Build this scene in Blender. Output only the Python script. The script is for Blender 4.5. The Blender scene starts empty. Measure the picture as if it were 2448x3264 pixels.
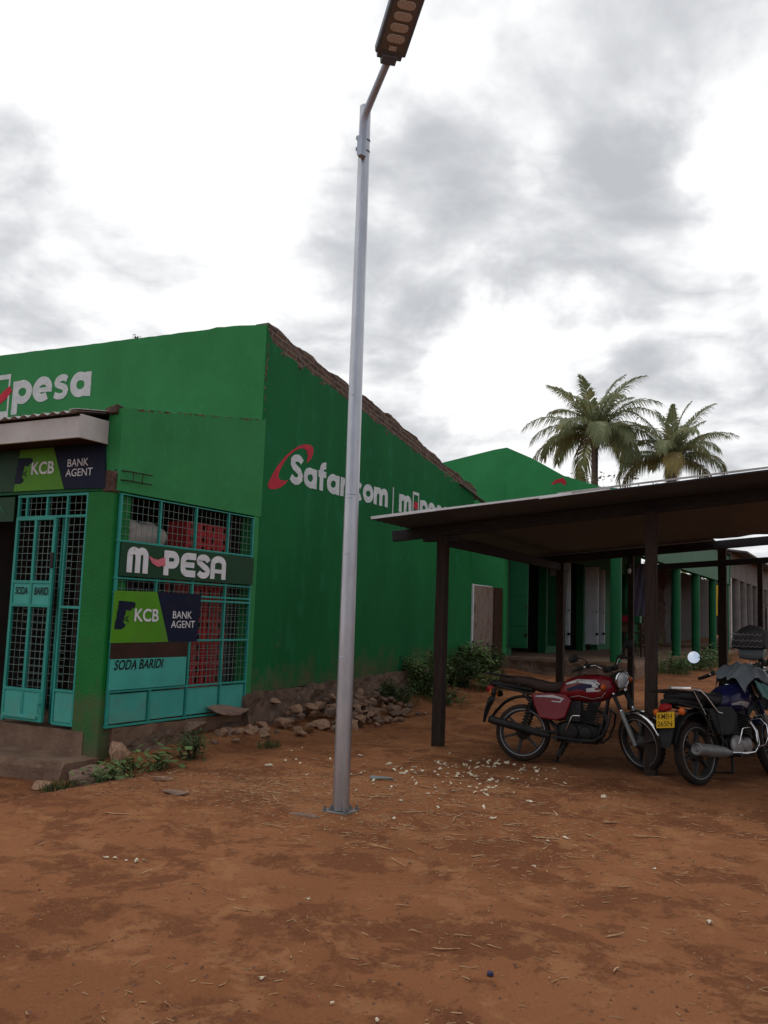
import bpy, bmesh, math, random
import numpy as np
from mathutils import Vector, Matrix, noise as mnoise
random.seed(7); RNG = np.random.default_rng(7)
C = bpy.context.scene.collection
PI = math.pi

# ------------------------------------------------------------------ camera
cam_d = bpy.data.cameras.new('camera'); cam = bpy.data.objects.new('camera', cam_d); C.objects.link(cam)
right = Vector((0.87807, 0.47730, 0.034328)); up = Vector((0.024137, -0.115821, 0.992977)); fwd = Vector((-0.477924, 0.871074, 0.113220))
cam.matrix_world = Matrix(((right.x, up.x, -fwd.x, 0), (right.y, up.y, -fwd.y, 0), (right.z, up.z, -fwd.z, 1.55), (0, 0, 0, 1)))
cam_d.sensor_fit = 'VERTICAL'; cam_d.sensor_height = 32.64; cam_d.lens = 28.652
cam_d.clip_start = 0.05; cam_d.clip_end = 5000
sc = bpy.context.scene; sc.camera = cam
sc.render.engine = 'CYCLES'
sc.cycles.use_denoising = True
sc.cycles.max_bounces = 6
sc.view_settings.view_transform = 'Standard'; sc.view_settings.look = 'None'
sc.view_settings.exposure = 0.12; sc.view_settings.gamma = 1.0; sc.view_settings.use_curve_mapping = False

# ------------------------------------------------------------------ sky
SUN_EL = math.radians(66); SUN_AZ = math.atan2(-0.62, 0.55)      # azimuth clockwise from +Y
world = bpy.data.worlds.new('World'); sc.world = world; world.use_nodes = True
nt = world.node_tree; nt.nodes.clear()
def N(t, tree=None, **kw):
    n = (tree or nt).nodes.new(t)
    for k, v in kw.items(): setattr(n, k, v)
    return n
def sky_math(op, a, b=None, c=None, clamp=False):
    n = N('ShaderNodeMath', operation=op); n.use_clamp = clamp
    for i, v in enumerate((a, b, c)):
        if v is None: continue
        if isinstance(v, (int, float)): n.inputs[i].default_value = v
        else: nt.links.new(v, n.inputs[i])
    return n.outputs[0]
L = nt.links.new
tc = N('ShaderNodeTexCoord'); nrm = N('ShaderNodeVectorMath', operation='NORMALIZE'); L(tc.outputs['Generated'], nrm.inputs[0])
DIR = nrm.outputs['Vector']
sep = N('ShaderNodeSeparateXYZ'); L(DIR, sep.inputs[0])
zz = sky_math('MAXIMUM', sky_math('ADD', sep.outputs['Z'], 0.22), 0.05)
px = sky_math('DIVIDE', sep.outputs['X'], zz); py = sky_math('DIVIDE', sep.outputs['Y'], zz)
comb = N('ShaderNodeCombineXYZ'); L(px, comb.inputs['X']); L(py, comb.inputs['Y'])
n1 = N('ShaderNodeTexNoise'); n1.inputs['Scale'].default_value = 1.6; n1.inputs['Detail'].default_value = 10; n1.inputs['Roughness'].default_value = 0.56; n1.inputs['Distortion'].default_value = 0.7
L(comb.outputs[0], n1.inputs['Vector'])
n2 = N('ShaderNodeTexNoise'); n2.inputs['Scale'].default_value = 4.0; n2.inputs['Detail'].default_value = 7; n2.inputs['Roughness'].default_value = 0.6
L(comb.outputs[0], n2.inputs['Vector'])
n3 = N('ShaderNodeTexNoise'); n3.inputs['Scale'].default_value = 3.2; n3.inputs['Detail'].default_value = 6; n3.inputs['Roughness'].default_value = 0.6
L(DIR, n3.inputs['Vector'])
off = N('ShaderNodeVectorMath', operation='SUBTRACT'); L(n3.outputs['Color'], off.inputs[0]); off.inputs[1].default_value = (.5, .5, .5)
sca = N('ShaderNodeVectorMath', operation='SCALE'); L(off.outputs[0], sca.inputs[0]); sca.inputs['Scale'].default_value = 0.34
wd = N('ShaderNodeVectorMath', operation='ADD'); L(DIR, wd.inputs[0]); L(sca.outputs[0], wd.inputs[1])
def blob(d, r0, r1):
    dot = N('ShaderNodeVectorMath', operation='DISTANCE'); L(wd.outputs[0], dot.inputs[0]); dot.inputs[1].default_value = Vector(d).normalized()
    m = N('ShaderNodeMapRange', interpolation_type='SMOOTHSTEP'); L(dot.outputs['Value'], m.inputs[0])
    m.inputs[1].default_value = r0; m.inputs[2].default_value = r1; m.inputs[3].default_value = 1; m.inputs[4].default_value = 0
    return m.outputs[0]
dark = None
for d, r0, r1, w in (((-.398, .827, .397), .03, .17, .75), ((-.218, .894, .391), .03, .16, .75), ((-.243, .808, .537), .02, .30, .45), ((-.426, .771, .474), .02, .15, .5),
                     ((-.72, .575, .385), .01, .13, .6), ((-.15, .956, .26), .02, .13, .6), ((-.655, .674, .330), .01, .13, .55), ((-.751, .602, .272), .01, .12, .6), ((-.54, .79, .31), .01, .10, .75), ((-.69, .62, .39), .0, .09, .25),
                     ((.9, .2, .3), .2, 1.0, .85), ((.6, .7, .4), .1, .6, .5), ((-.1, .5, .85), .1, .7, .3)):  # first blob here: unseen grey cloud added to dim light from +X
    b = sky_math('MULTIPLY', blob(d, r0, r1), w)
    dark = b if dark is None else sky_math('ADD', dark, b)
br = None
for d, r0, r1, w in (((-.60, .60, .52), .02, .30, .35), ((-.378, .889, .262), .01, .11, .6), ((-.70, .62, .36), .0, .09, .3), ((-.085, .90, .425), .0, .13, .55), ((-.30, .90, .31), .0, .08, .3), ((-.07, .95, .31), .0, .08, .35)):
    b = sky_math('MULTIPLY', blob(d, r0, r1), w)
    br = b if br is None else sky_math('ADD', br, b)
tex = sky_math('ADD', sky_math('MULTIPLY', n1.outputs['Fac'], 2.1), sky_math('MULTIPLY', n2.outputs['Fac'], 0.8))
n4 = N('ShaderNodeTexNoise'); n4.inputs['Scale'].default_value = 2.6; n4.inputs['Detail'].default_value = 5; n4.inputs['Roughness'].default_value = .5; n4.inputs['Distortion'].default_value = .3; L(comb.outputs[0], n4.inputs['Vector'])
billow = sky_math('ABSOLUTE', sky_math('SUBTRACT', sky_math('MULTIPLY', n4.outputs['Fac'], 2.0), 1.0))
tex = sky_math('SUBTRACT', tex, sky_math('MULTIPLY', sky_math('SUBTRACT', billow, .16), 1.5))
amt = sky_math('ADD', sky_math('MULTIPLY', dark, 0.62), sky_math('SUBTRACT', tex, 1.46))
amt = sky_math('SUBTRACT', amt, br)
mr = N('ShaderNodeMapRange', interpolation_type='SMOOTHSTEP'); L(amt, mr.inputs[0]); mr.inputs[1].default_value = -0.30; mr.inputs[2].default_value = 1.0
ramp = N('ShaderNodeValToRGB'); L(mr.outputs[0], ramp.inputs[0])
ramp.color_ramp.elements[0].position = 0.0; ramp.color_ramp.elements[0].color = (.965, .968, .97, 1)
ramp.color_ramp.elements[1].position = 1.0; ramp.color_ramp.elements[1].color = (.49, .505, .535, 1)
e = ramp.color_ramp.elements.new(.28); e.color = (.93, .935, .94, 1)
e = ramp.color_ramp.elements.new(.62); e.color = (.69, .705, .73, 1)
cl = N('ShaderNodeVectorMath', operation='SCALE'); L(ramp.outputs['Color'], cl.inputs[0]); cl.inputs['Scale'].default_value = 10.0
sky = N('ShaderNodeTexSky'); sky.sky_type = 'NISHITA'; sky.sun_disc = False; sky.sun_elevation = SUN_EL; sky.sun_rotation = SUN_AZ
# openings of blue sky between the clouds, mostly behind the photographer
gap = sky_math('MULTIPLY', blob((.35, -.8, .45), .2, .9), sky_math('GREATER_THAN', 0.0, -1.0))
gm = N('ShaderNodeMapRange', interpolation_type='SMOOTHSTEP'); L(n1.outputs['Fac'], gm.inputs[0]); gm.inputs[1].default_value = .42; gm.inputs[2].default_value = .54
gapf = sky_math('MULTIPLY', gap, gm.outputs[0])
mx = N('ShaderNodeMix', data_type='RGBA'); L(gapf, mx.inputs[0]); L(cl.outputs[0], mx.inputs[6]); L(sky.outputs[0], mx.inputs[7])
bg = N('ShaderNodeBackground'); L(mx.outputs[2], bg.inputs['Color']); bg.inputs['Strength'].default_value = 0.1
wo = N('ShaderNodeOutputWorld'); L(bg.outputs[0], wo.inputs['Surface'])

sun_d = bpy.data.lights.new('sun', 'SUN'); sun_d.energy = 1.1; sun_d.angle = math.radians(24); sun_d.color = (1, .96, .9)
sun = bpy.data.objects.new('sun', sun_d); C.objects.link(sun)
sdir = Vector((math.sin(SUN_AZ) * math.cos(SUN_EL), math.cos(SUN_AZ) * math.cos(SUN_EL), math.sin(SUN_EL)))
sun.rotation_euler = sdir.to_track_quat('Z', 'Y').to_euler(); sun.location = (0, 0, 30)

# ------------------------------------------------------------------ materials
def mat(name, c1, c2=None, scale=3.0, rough=.7, metal=0.0, bump=0.0, bscale=40.0, detail=6, lo=.35, hi=.65, spec=.16, c3=None, s3=12.0, lo3=.6, hi3=.72, stretch=None, coat=0, trans=0, transl=0, splash=None):
    m = bpy.data.materials.new(name); m.use_nodes = True; t = m.node_tree; p = t.nodes['Principled BSDF']
    p.inputs['Roughness'].default_value = rough; p.inputs['Metallic'].default_value = metal; p.inputs['Specular IOR Level'].default_value = spec
    p.inputs['Coat Weight'].default_value = coat
    p.inputs['Transmission Weight'].default_value = trans
    co = t.nodes.new('ShaderNodeTexCoord'); src = co.outputs['Object']
    if stretch:
        mp = t.nodes.new('ShaderNodeMapping'); mp.inputs['Scale'].default_value = stretch; t.links.new(src, mp.inputs[0]); src = mp.outputs[0]
    c2 = c2 or tuple(x * .8 for x in c1)
    nz = t.nodes.new('ShaderNodeTexNoise'); nz.inputs['Scale'].default_value = scale; nz.inputs['Detail'].default_value = detail; nz.inputs['Roughness'].default_value = .6
    t.links.new(src, nz.inputs['Vector'])
    mr = t.nodes.new('ShaderNodeMapRange'); mr.inputs[1].default_value = lo; mr.inputs[2].default_value = hi; t.links.new(nz.outputs['Fac'], mr.inputs[0])
    mx = t.nodes.new('ShaderNodeMix'); mx.data_type = 'RGBA'; t.links.new(mr.outputs[0], mx.inputs[0])
    mx.inputs[6].default_value = (*c1, 1); mx.inputs[7].default_value = (*c2, 1); col = mx.outputs[2]
    if c3:
        nz3 = t.nodes.new('ShaderNodeTexNoise'); nz3.inputs['Scale'].default_value = s3; nz3.inputs['Detail'].default_value = 8; nz3.inputs['Roughness'].default_value = .65
        t.links.new(src, nz3.inputs['Vector'])
        m3 = t.nodes.new('ShaderNodeMapRange'); m3.inputs[1].default_value = lo3; m3.inputs[2].default_value = hi3; t.links.new(nz3.outputs['Fac'], m3.inputs[0])
        mx3 = t.nodes.new('ShaderNodeMix'); mx3.data_type = 'RGBA'; t.links.new(m3.outputs[0], mx3.inputs[0]); t.links.new(col, mx3.inputs[6]); mx3.inputs[7].default_value = (*c3, 1)
        col = mx3.outputs[2]
    if splash:                                   # dried mud kicked up by rain, in ragged tongues
        zt, mud, k_ = splash; ge = t.nodes.new('ShaderNodeNewGeometry'); sx = t.nodes.new('ShaderNodeSeparateXYZ'); t.links.new(ge.outputs['Position'], sx.inputs[0])
        n5 = t.nodes.new('ShaderNodeTexNoise'); n5.inputs['Scale'].default_value = 2.6; n5.inputs['Detail'].default_value = 12; n5.inputs['Roughness'].default_value = .72; t.links.new(ge.outputs['Position'], n5.inputs['Vector'])
        ad = t.nodes.new('ShaderNodeMath'); ad.operation = 'MULTIPLY_ADD'; t.links.new(n5.outputs['Fac'], ad.inputs[0]); ad.inputs[1].default_value = -2.2; t.links.new(sx.outputs['Z'], ad.inputs[2])
        m5 = t.nodes.new('ShaderNodeMapRange'); m5.inputs[1].default_value = zt - 1.5; m5.inputs[2].default_value = zt - .9; m5.inputs[3].default_value = k_; m5.inputs[4].default_value = 0; t.links.new(ad.outputs[0], m5.inputs[0])
        x5 = t.nodes.new('ShaderNodeMix'); x5.data_type = 'RGBA'; t.links.new(m5.outputs[0], x5.inputs[0]); t.links.new(col, x5.inputs[6]); x5.inputs[7].default_value = (*mud, 1); col = x5.outputs[2]
    t.links.new(col, p.inputs['Base Color'])
    if transl:
        tl_ = t.nodes.new('ShaderNodeBsdfTranslucent'); ms_ = t.nodes.new('ShaderNodeMixShader'); ms_.inputs[0].default_value = transl; t.links.new(col, tl_.inputs['Color']); t.links.new(p.outputs[0], ms_.inputs[1]); t.links.new(tl_.outputs[0], ms_.inputs[2]); t.links.new(ms_.outputs[0], t.nodes['Material Output'].inputs['Surface'])
    if bump:
        nb = t.nodes.new('ShaderNodeTexNoise'); nb.inputs['Scale'].default_value = bscale; nb.inputs['Detail'].default_value = 5; t.links.new(src, nb.inputs['Vector'])
        bp = t.nodes.new('ShaderNodeBump'); bp.inputs['Strength'].default_value = bump; bp.inputs['Distance'].default_value = .02
        t.links.new(nb.outputs['Fac'], bp.inputs['Height']); t.links.new(bp.outputs[0], p.inputs['Normal'])
    return m

M = {}
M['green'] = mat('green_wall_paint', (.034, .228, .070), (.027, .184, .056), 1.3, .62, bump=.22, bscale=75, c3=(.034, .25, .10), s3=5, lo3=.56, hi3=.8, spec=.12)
M['green_side'] = mat('deep_green_wall_paint', (.010, .128, .037), (.0075, .100, .030), 1.1, .7, bump=.28, bscale=75, c3=(.016, .15, .066), s3=4, lo3=.54, hi3=.75, spec=.08, stretch=(1, 1, .4), splash=(.75, (.12, .085, .05), .75))  # darker green, used on the main side wall alone
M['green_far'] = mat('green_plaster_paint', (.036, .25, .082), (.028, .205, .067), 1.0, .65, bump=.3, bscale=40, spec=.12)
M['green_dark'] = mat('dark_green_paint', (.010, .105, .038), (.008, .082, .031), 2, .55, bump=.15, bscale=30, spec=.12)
M['pillar_green'] = mat('pillar_green_gloss_paint', (.007, .15, .028), (.006, .12, .024), 2.2, .55, bump=.25, bscale=35, c3=(.03, .08, .03), s3=4, lo3=.62, hi3=.8, splash=(.45, (.10, .075, .045), .8))
M['brick'] = mat('raw_brick_and_mortar', (.11, .062, .045), (.055, .036, .03), 9, .95, bump=1.0, bscale=28, c3=(.20, .15, .12), s3=22, lo3=.58, hi3=.7, spec=.15)
M['stone_wall'] = mat('rough_foundation_stone', (.14, .088, .062), (.075, .048, .036), 5, .95, bump=1.0, bscale=22, c3=(.17, .115, .085), s3=9, lo3=.56, hi3=.72, spec=.15)
M['plinth'] = mat('dusty_cement', (.20, .125, .085), (.13, .075, .05), 4, .9, bump=.6, bscale=30, c3=(.27, .2, .15), s3=14, lo3=.6, hi3=.75, spec=.2)
M['teal'] = mat('teal_gloss_paint', (.034, .29, .235), (.028, .235, .195), 3, .38, bump=.08, bscale=20, c3=(.05, .2, .17), s3=8, lo3=.62, hi3=.75)
M['teal_light'] = mat('teal_panel_paint', (.062, .37, .305), (.05, .31, .265), 2.2, .42, bump=.12, bscale=12, c3=(.07, .26, .24), s3=7, lo3=.6, hi3=.78, splash=(.30, (.16, .16, .12), .5))
M['wire'] = mat('galvanised_wire', (.20, .28, .255), (.11, .18, .16), 12, .5, metal=.3)
M['white_paint'] = mat('white_wall_paint', (.62, .62, .62), (.50, .51, .52), 7, .7, bump=.2, bscale=50, c3=(.24, .36, .29), s3=22, lo3=.58, hi3=.70)
M['white_sign'] = mat('white_sign_vinyl', (.70, .70, .72), (.58, .58, .61), 5, .5, c3=(.42, .38, .35), s3=14, lo3=.58, hi3=.75)
M['red_paint'] = mat('red_wall_paint', (.50, .022, .045), (.40, .018, .035), 6, .6, bump=.2, bscale=50)
M['pink_red'] = mat('pink_red_vinyl', (.62, .16, .20), (.52, .12, .16), 5, .5)
M['lime'] = mat('lime_sign_vinyl', (.085, .27, .012), (.070, .225, .012), 2, .5, c3=(.10, .19, .04), s3=6, lo3=.55, hi3=.75)
M['navy'] = mat('navy_sign_vinyl', (.010, .014, .038), (.009, .012, .028), 2, .5, spec=.08, c3=(.03, .026, .03), s3=7, lo3=.58, hi3=.75)
M['sign_green'] = mat('dark_green_sign_vinyl', (.012, .045, .022), (.012, .055, .022), 2, .5)
M['black_paint'] = mat('black_brush_paint', (.008, .010, .010), (.012, .014, .014), 10, .6)
M['fascia'] = mat('off_white_fascia_board', (.50, .48, .46), (.40, .37, .36), 2.5, .6, bump=.2, bscale=14, c3=(.30, .24, .21), s3=5, lo3=.6, hi3=.75)
M['brown_board'] = mat('brown_hardboard', (.050, .022, .014), (.035, .016, .012), 4, .7, bump=.2)
M['wood_dark'] = mat('weathered_dark_timber', (.040, .026, .021), (.024, .016, .013), 5, .8, bump=.5, bscale=20, stretch=(6, 6, .8), c3=(.05, .035, .028), s3=6, lo3=.6, hi3=.75)
M['wood_beam'] = mat('dark_beam_timber', (.036, .034, .036), (.025, .024, .025), 5, .8, bump=.5, bscale=20, stretch=(1, 6, 6))
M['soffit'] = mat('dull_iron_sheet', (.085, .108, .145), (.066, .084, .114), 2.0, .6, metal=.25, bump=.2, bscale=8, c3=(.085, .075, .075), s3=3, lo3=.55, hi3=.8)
M['iron_sheet'] = mat('weathered_iron_sheet', (.42, .42, .42), (.27, .25, .24), 2.0, .5, metal=.5, bump=.2, bscale=8, c3=(.2, .11, .07), s3=4, lo3=.6, hi3=.75)
M['galv'] = mat('galvanised_steel', (.47, .48, .52), (.35, .36, .40), 3, .36, metal=.92, bump=.06, bscale=14, stretch=(3, 3, .6), c3=(.36, .35, .36), s3=5, lo3=.58, hi3=.75)
M['galv_arm'] = mat('dull_galvanised_tube', (.46, .55, .68), (.37, .44, .55), 6, .5, metal=.1)
M['lamp_grey'] = mat('dark_lamp_casing', (.15, .19, .25), (.115, .145, .19), 4, .5)
M['lamp_panel'] = mat('lamp_lens_board', (.20, .20, .20), (.16, .16, .16), 5, .5)
M['lens'] = mat('clear_lamp_lens', (.62, .62, .62), (.52, .52, .52), 60, .35, bump=.4, bscale=90)
M['rust_gate'] = mat('rusty_iron_sheet', (.15, .082, .055), (.30, .26, .23), 3, .7, metal=.2, bump=.3, bscale=10, stretch=(8, 8, 1.2), c3=(.07, .035, .024), s3=3, lo3=.52, hi3=.7)
M['gate_wood'] = mat('brown_gate_post', (.058, .028, .017), (.04, .02, .013), 6, .8, bump=.4, stretch=(6, 6, 1))
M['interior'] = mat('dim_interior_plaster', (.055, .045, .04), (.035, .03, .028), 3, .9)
M['door_green'] = mat('green_steel_door_paint', (.014, .105, .042), (.011, .085, .035), 3, .5, bump=.1)
M['door_white'] = mat('white_steel_door_paint', (.66, .67, .72), (.56, .57, .62), 3, .5, bump=.1, c3=(.2, .19, .19), s3=6, lo3=.62, hi3=.78)
M['grey_wall'] = mat('grey_cement_render', (.17, .155, .148), (.12, .108, .102), 2, .9, bump=.4, c3=(.22, .2, .19), s3=7)
M['corr_grey'] = mat('grey_corrugated_iron', (.10, .092, .09), (.07, .06, .058), 3, .6, metal=.3, c3=(.05, .03, .025), s3=3)
M['rubber'] = mat('tyre_rubber', (.013, .012, .012), (.03, .02, .015), 8, .85, bump=.3, bscale=60)
M['alloy'] = mat('grey_alloy', (.33, .33, .34), (.22, .21, .21), 8, .4, metal=.8)
M['chrome'] = mat('worn_chrome', (.70, .70, .72), (.55, .54, .54), 12, .16, metal=1.0)
M['black_steel'] = mat('black_painted_steel', (.012, .012, .013), (.022, .018, .016), 8, .45)
M['black_plastic'] = mat('black_plastic', (.012, .012, .013), (.02, .019, .019), 10, .55)
M['engine'] = mat('dull_engine_metal', (.026, .024, .024), (.016, .014, .013), 10, .55, metal=.6, bump=.2)
M['engine_light'] = mat('bare_engine_metal', (.30, .29, .28), (.20, .18, .17), 10, .5, metal=.6)
M['fork_grey'] = mat('grey_fork_slider', (.20, .20, .20), (.15, .145, .14), 9, .45, metal=.4)
M['red_tank'] = mat('dark_red_tank_paint', (.15, .007, .012), (.12, .006, .010), 3, .28, coat=.25, c3=(.13, .035, .025), s3=9, lo3=.55, hi3=.75)
M['wheel_dark'] = mat('dirty_dark_alloy', (.055, .05, .048), (.035, .031, .03), 8, .6, metal=.3)
M['blue_tank'] = mat('dark_blue_tank_paint', (.011, .011, .055), (.009, .009, .042), 3, .25, coat=.3)
M['silver_decal'] = mat('silver_decal', (.40, .39, .39), (.30, .29, .29), 8, .4, metal=.3)
M['violet_decal'] = mat('violet_decal', (.016, .010, .045), (.012, .008, .02), 8, .4)
M['seat'] = mat('brown_black_seat_vinyl', (.038, .022, .018), (.026, .016, .014), 6, .6, bump=.15, bscale=60)
M['seat_black'] = mat('black_seat_vinyl', (.020, .019, .019), (.014, .014, .014), 6, .5, bump=.15, bscale=60)
M['amber'] = mat('amber_indicator_lens', (.52, .11, .018), (.40, .075, .015), 10, .25)
M['tail_red'] = mat('red_tail_lens', (.30, .012, .015), (.2, .01, .012), 10, .25)
M['glass_lamp'] = mat('headlamp_glass', (.42, .42, .42), (.30, .30, .31), 9, .12, coat=.8)
M['mirror'] = mat('mirror_glass', (.92, .92, .95), (.9, .9, .93), 2, .02, metal=1.0)
M['plate'] = mat('yellow_plate', (.56, .33, .010), (.46, .26, .012), 8, .45, c3=(.28, .19, .06), s3=20, lo3=.6, hi3=.7)
M['tarp'] = mat('grey_green_plastic_sheet', (.14, .16, .17), (.105, .12, .13), 5, .4, bump=.5, bscale=9)
M['tarp_teal'] = mat('teal_plastic_sheet', (.03, .12, .11), (.025, .10, .09), 5, .4)
M['pattern'] = mat('patterned_grey_cloth', (.085, .082, .085), (.065, .063, .066), 8, .9, bump=.3)
M['pattern_line'] = mat('pale_grey_trim', (.36, .35, .35), (.28, .27, .27), 8, .9)
M['crate'] = mat('red_crate_plastic', (.36, .018, .022), (.28, .014, .018), 4, .45)
M['crate_in'] = mat('dark_bottle_glass', (.02, .012, .010), (.03, .02, .015), 6, .2)
M['sack'] = mat('pale_plastic_sack', (.36, .33, .30), (.24, .21, .19), 4, .5, bump=.6, bscale=10)
M['sack_hole'] = mat('brown_print', (.09, .055, .03), (.07, .04, .02), 4, .6)
M['card'] = mat('brown_cardboard', (.16, .09, .05), (.12, .07, .04), 4, .8)
M['shoe_cloth'] = mat('mixed_goods', (.10, .06, .09), (.05, .07, .06), 9, .8)
M['stone'] = mat('field_stone', (.40, .235, .15), (.25, .14, .09), 5, .9, bump=.7, bscale=24, c3=(.27, .2, .16), s3=9, lo3=.55, hi3=.72, spec=.2)
M['stone_dark'] = mat('dark_field_stone', (.26, .165, .12), (.16, .10, .075), 5, .9, bump=.8, bscale=20, c3=(.17, .12, .09), s3=9, lo3=.6, hi3=.75, spec=.2)
M['pebble'] = mat('red_brown_pebbles', (.16, .075, .045), (.10, .045, .028), 6, .95, c3=(.24, .16, .11), s3=3, lo3=.58, hi3=.62, spec=.15)
M['stick'] = mat('dry_stalk', (.44, .28, .155), (.25, .145, .075), 5, .85, spec=.2)
M['straw'] = mat('straw_crumbs', (.38, .23, .125), (.20, .11, .06), 3, .9, spec=.2)
M['scrap'] = mat('pale_husk', (.68, .61, .47), (.55, .46, .33), 12, .85, spec=.2)
M['leaf'] = mat('weed_leaf', (.11, .165, .05), (.065, .11, .036), 2.5, .6, c3=(.075, .09, .035), s3=6, lo3=.55, hi3=.65)
M['leaf_dark'] = mat('dark_weed_leaf', (.075, .115, .042), (.048, .080, .030), 3, .55, c3=(.05, .068, .03), s3=6, lo3=.55, hi3=.65, transl=.3)
M['grass'] = mat('dry_green_grass', (.075, .085, .028), (.045, .06, .02), 3, .8)
M['stem'] = mat('plant_stem', (.06, .05, .025), (.045, .035, .02), 5, .8)
M['tree_leaf'] = mat('tree_leaf', (.17, .19, .08), (.11, .14, .055), .8, .6, c3=(.25, .22, .10), s3=2, lo3=.5, hi3=.65, transl=.35)
M['far_leaf'] = mat('far_tree_leaf', (.12, .16, .065), (.08, .11, .045), .4, .7, c3=(.18, .2, .08), s3=.9, lo3=.5, hi3=.65, transl=.3)
M['bark'] = mat('grey_bark', (.11, .09, .075), (.07, .055, .045), 6, .9, bump=.6, bscale=20)
M['palm_trunk'] = mat('palm_trunk', (.17, .14, .12), (.11, .088, .078), 3, .9, bump=.8, bscale=12, stretch=(1, 1, 4))
M['frond'] = mat('palm_frond', (.215, .245, .125), (.15, .18, .09), .9, .55, c3=(.27, .23, .10), s3=1.4, lo3=.52, hi3=.68, transl=.35)
M['frond_old'] = mat('yellowing_palm_frond', (.32, .26, .10), (.24, .20, .08), 1.2, .55, transl=.35)
M['frond_rib'] = mat('palm_frond_rib', (.20, .16, .075), (.14, .11, .05), 2, .6)
M['sign_white'] = mat('white_notice_board', (.62, .62, .60), (.55, .55, .53), 3, .6)
M['sign_yellow'] = mat('yellow_notice_board', (.50, .34, .02), (.42, .28, .02), 3, .6)
M['sign_blue'] = mat('pale_blue_board', (.42, .48, .60), (.36, .42, .55), 3, .6)
M['red_cloth'] = mat('red_cloth', (.26, .018, .03), (.2, .014, .022), 4, .9)
M['blue_cloth'] = mat('mauve_cloth', (.12, .085, .16), (.10, .11, .12), 5, .9)
M['cap_blue'] = mat('blue_bottle_cap', (.02, .022, .07), (.02, .02, .05), 5, .4)
M['bulb'] = mat('white_bulb_glass', (.6, .6, .6), (.55, .55, .55), 5, .25)

# brick courses for the broken wall heads
m_ = bpy.data.materials.new('old_brick_courses'); m_.use_nodes = True; t_ = m_.node_tree; p_ = t_.nodes['Principled BSDF']; p_.inputs['Roughness'].default_value = .95; p_.inputs['Specular IOR Level'].default_value = .1
c_ = t_.nodes.new('ShaderNodeTexCoord'); s_ = t_.nodes.new('ShaderNodeSeparateXYZ'); k_ = t_.nodes.new('ShaderNodeCombineXYZ'); t_.links.new(c_.outputs['Object'], s_.inputs[0]); sl_ = t_.nodes.new('ShaderNodeMath'); sl_.operation = 'MULTIPLY_ADD'; t_.links.new(s_.outputs['Y'], sl_.inputs[0]); sl_.inputs[1].default_value = .17; t_.links.new(s_.outputs['Z'], sl_.inputs[2])
t_.links.new(s_.outputs['Y'], k_.inputs['X']); t_.links.new(sl_.outputs[0], k_.inputs['Y'])
b_ = t_.nodes.new('ShaderNodeTexBrick'); b_.inputs['Scale'].default_value = 1.0; b_.inputs['Brick Width'].default_value = .23; b_.inputs['Row Height'].default_value = .078; b_.inputs['Mortar Size'].default_value = .011; b_.inputs['Color1'].default_value = (.135, .075, .052, 1); b_.inputs['Color2'].default_value = (.075, .046, .036, 1); b_.inputs['Mortar'].default_value = (.19, .15, .125, 1); t_.links.new(k_.outputs[0], b_.inputs['Vector'])
n_ = t_.nodes.new('ShaderNodeTexNoise'); n_.inputs['Scale'].default_value = 9; n_.inputs['Detail'].default_value = 8; t_.links.new(c_.outputs['Object'], n_.inputs['Vector'])
x_ = t_.nodes.new('ShaderNodeMix'); x_.data_type = 'RGBA'; r_ = t_.nodes.new('ShaderNodeMapRange'); r_.inputs[1].default_value = .48; r_.inputs[2].default_value = .68; t_.links.new(n_.outputs['Fac'], r_.inputs[0]); t_.links.new(r_.outputs[0], x_.inputs[0]); t_.links.new(b_.outputs['Color'], x_.inputs[6]); x_.inputs[7].default_value = (.10, .075, .062, 1); t_.links.new(x_.outputs[2], p_.inputs['Base Color'])
u_ = t_.nodes.new('ShaderNodeBump'); u_.inputs['Strength'].default_value = 1; u_.inputs['Distance'].default_value = .03; t_.links.new(n_.outputs['Fac'], u_.inputs['Height']); t_.links.new(u_.outputs[0], p_.inputs['Normal']); M['brick_courses'] = m_
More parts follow.
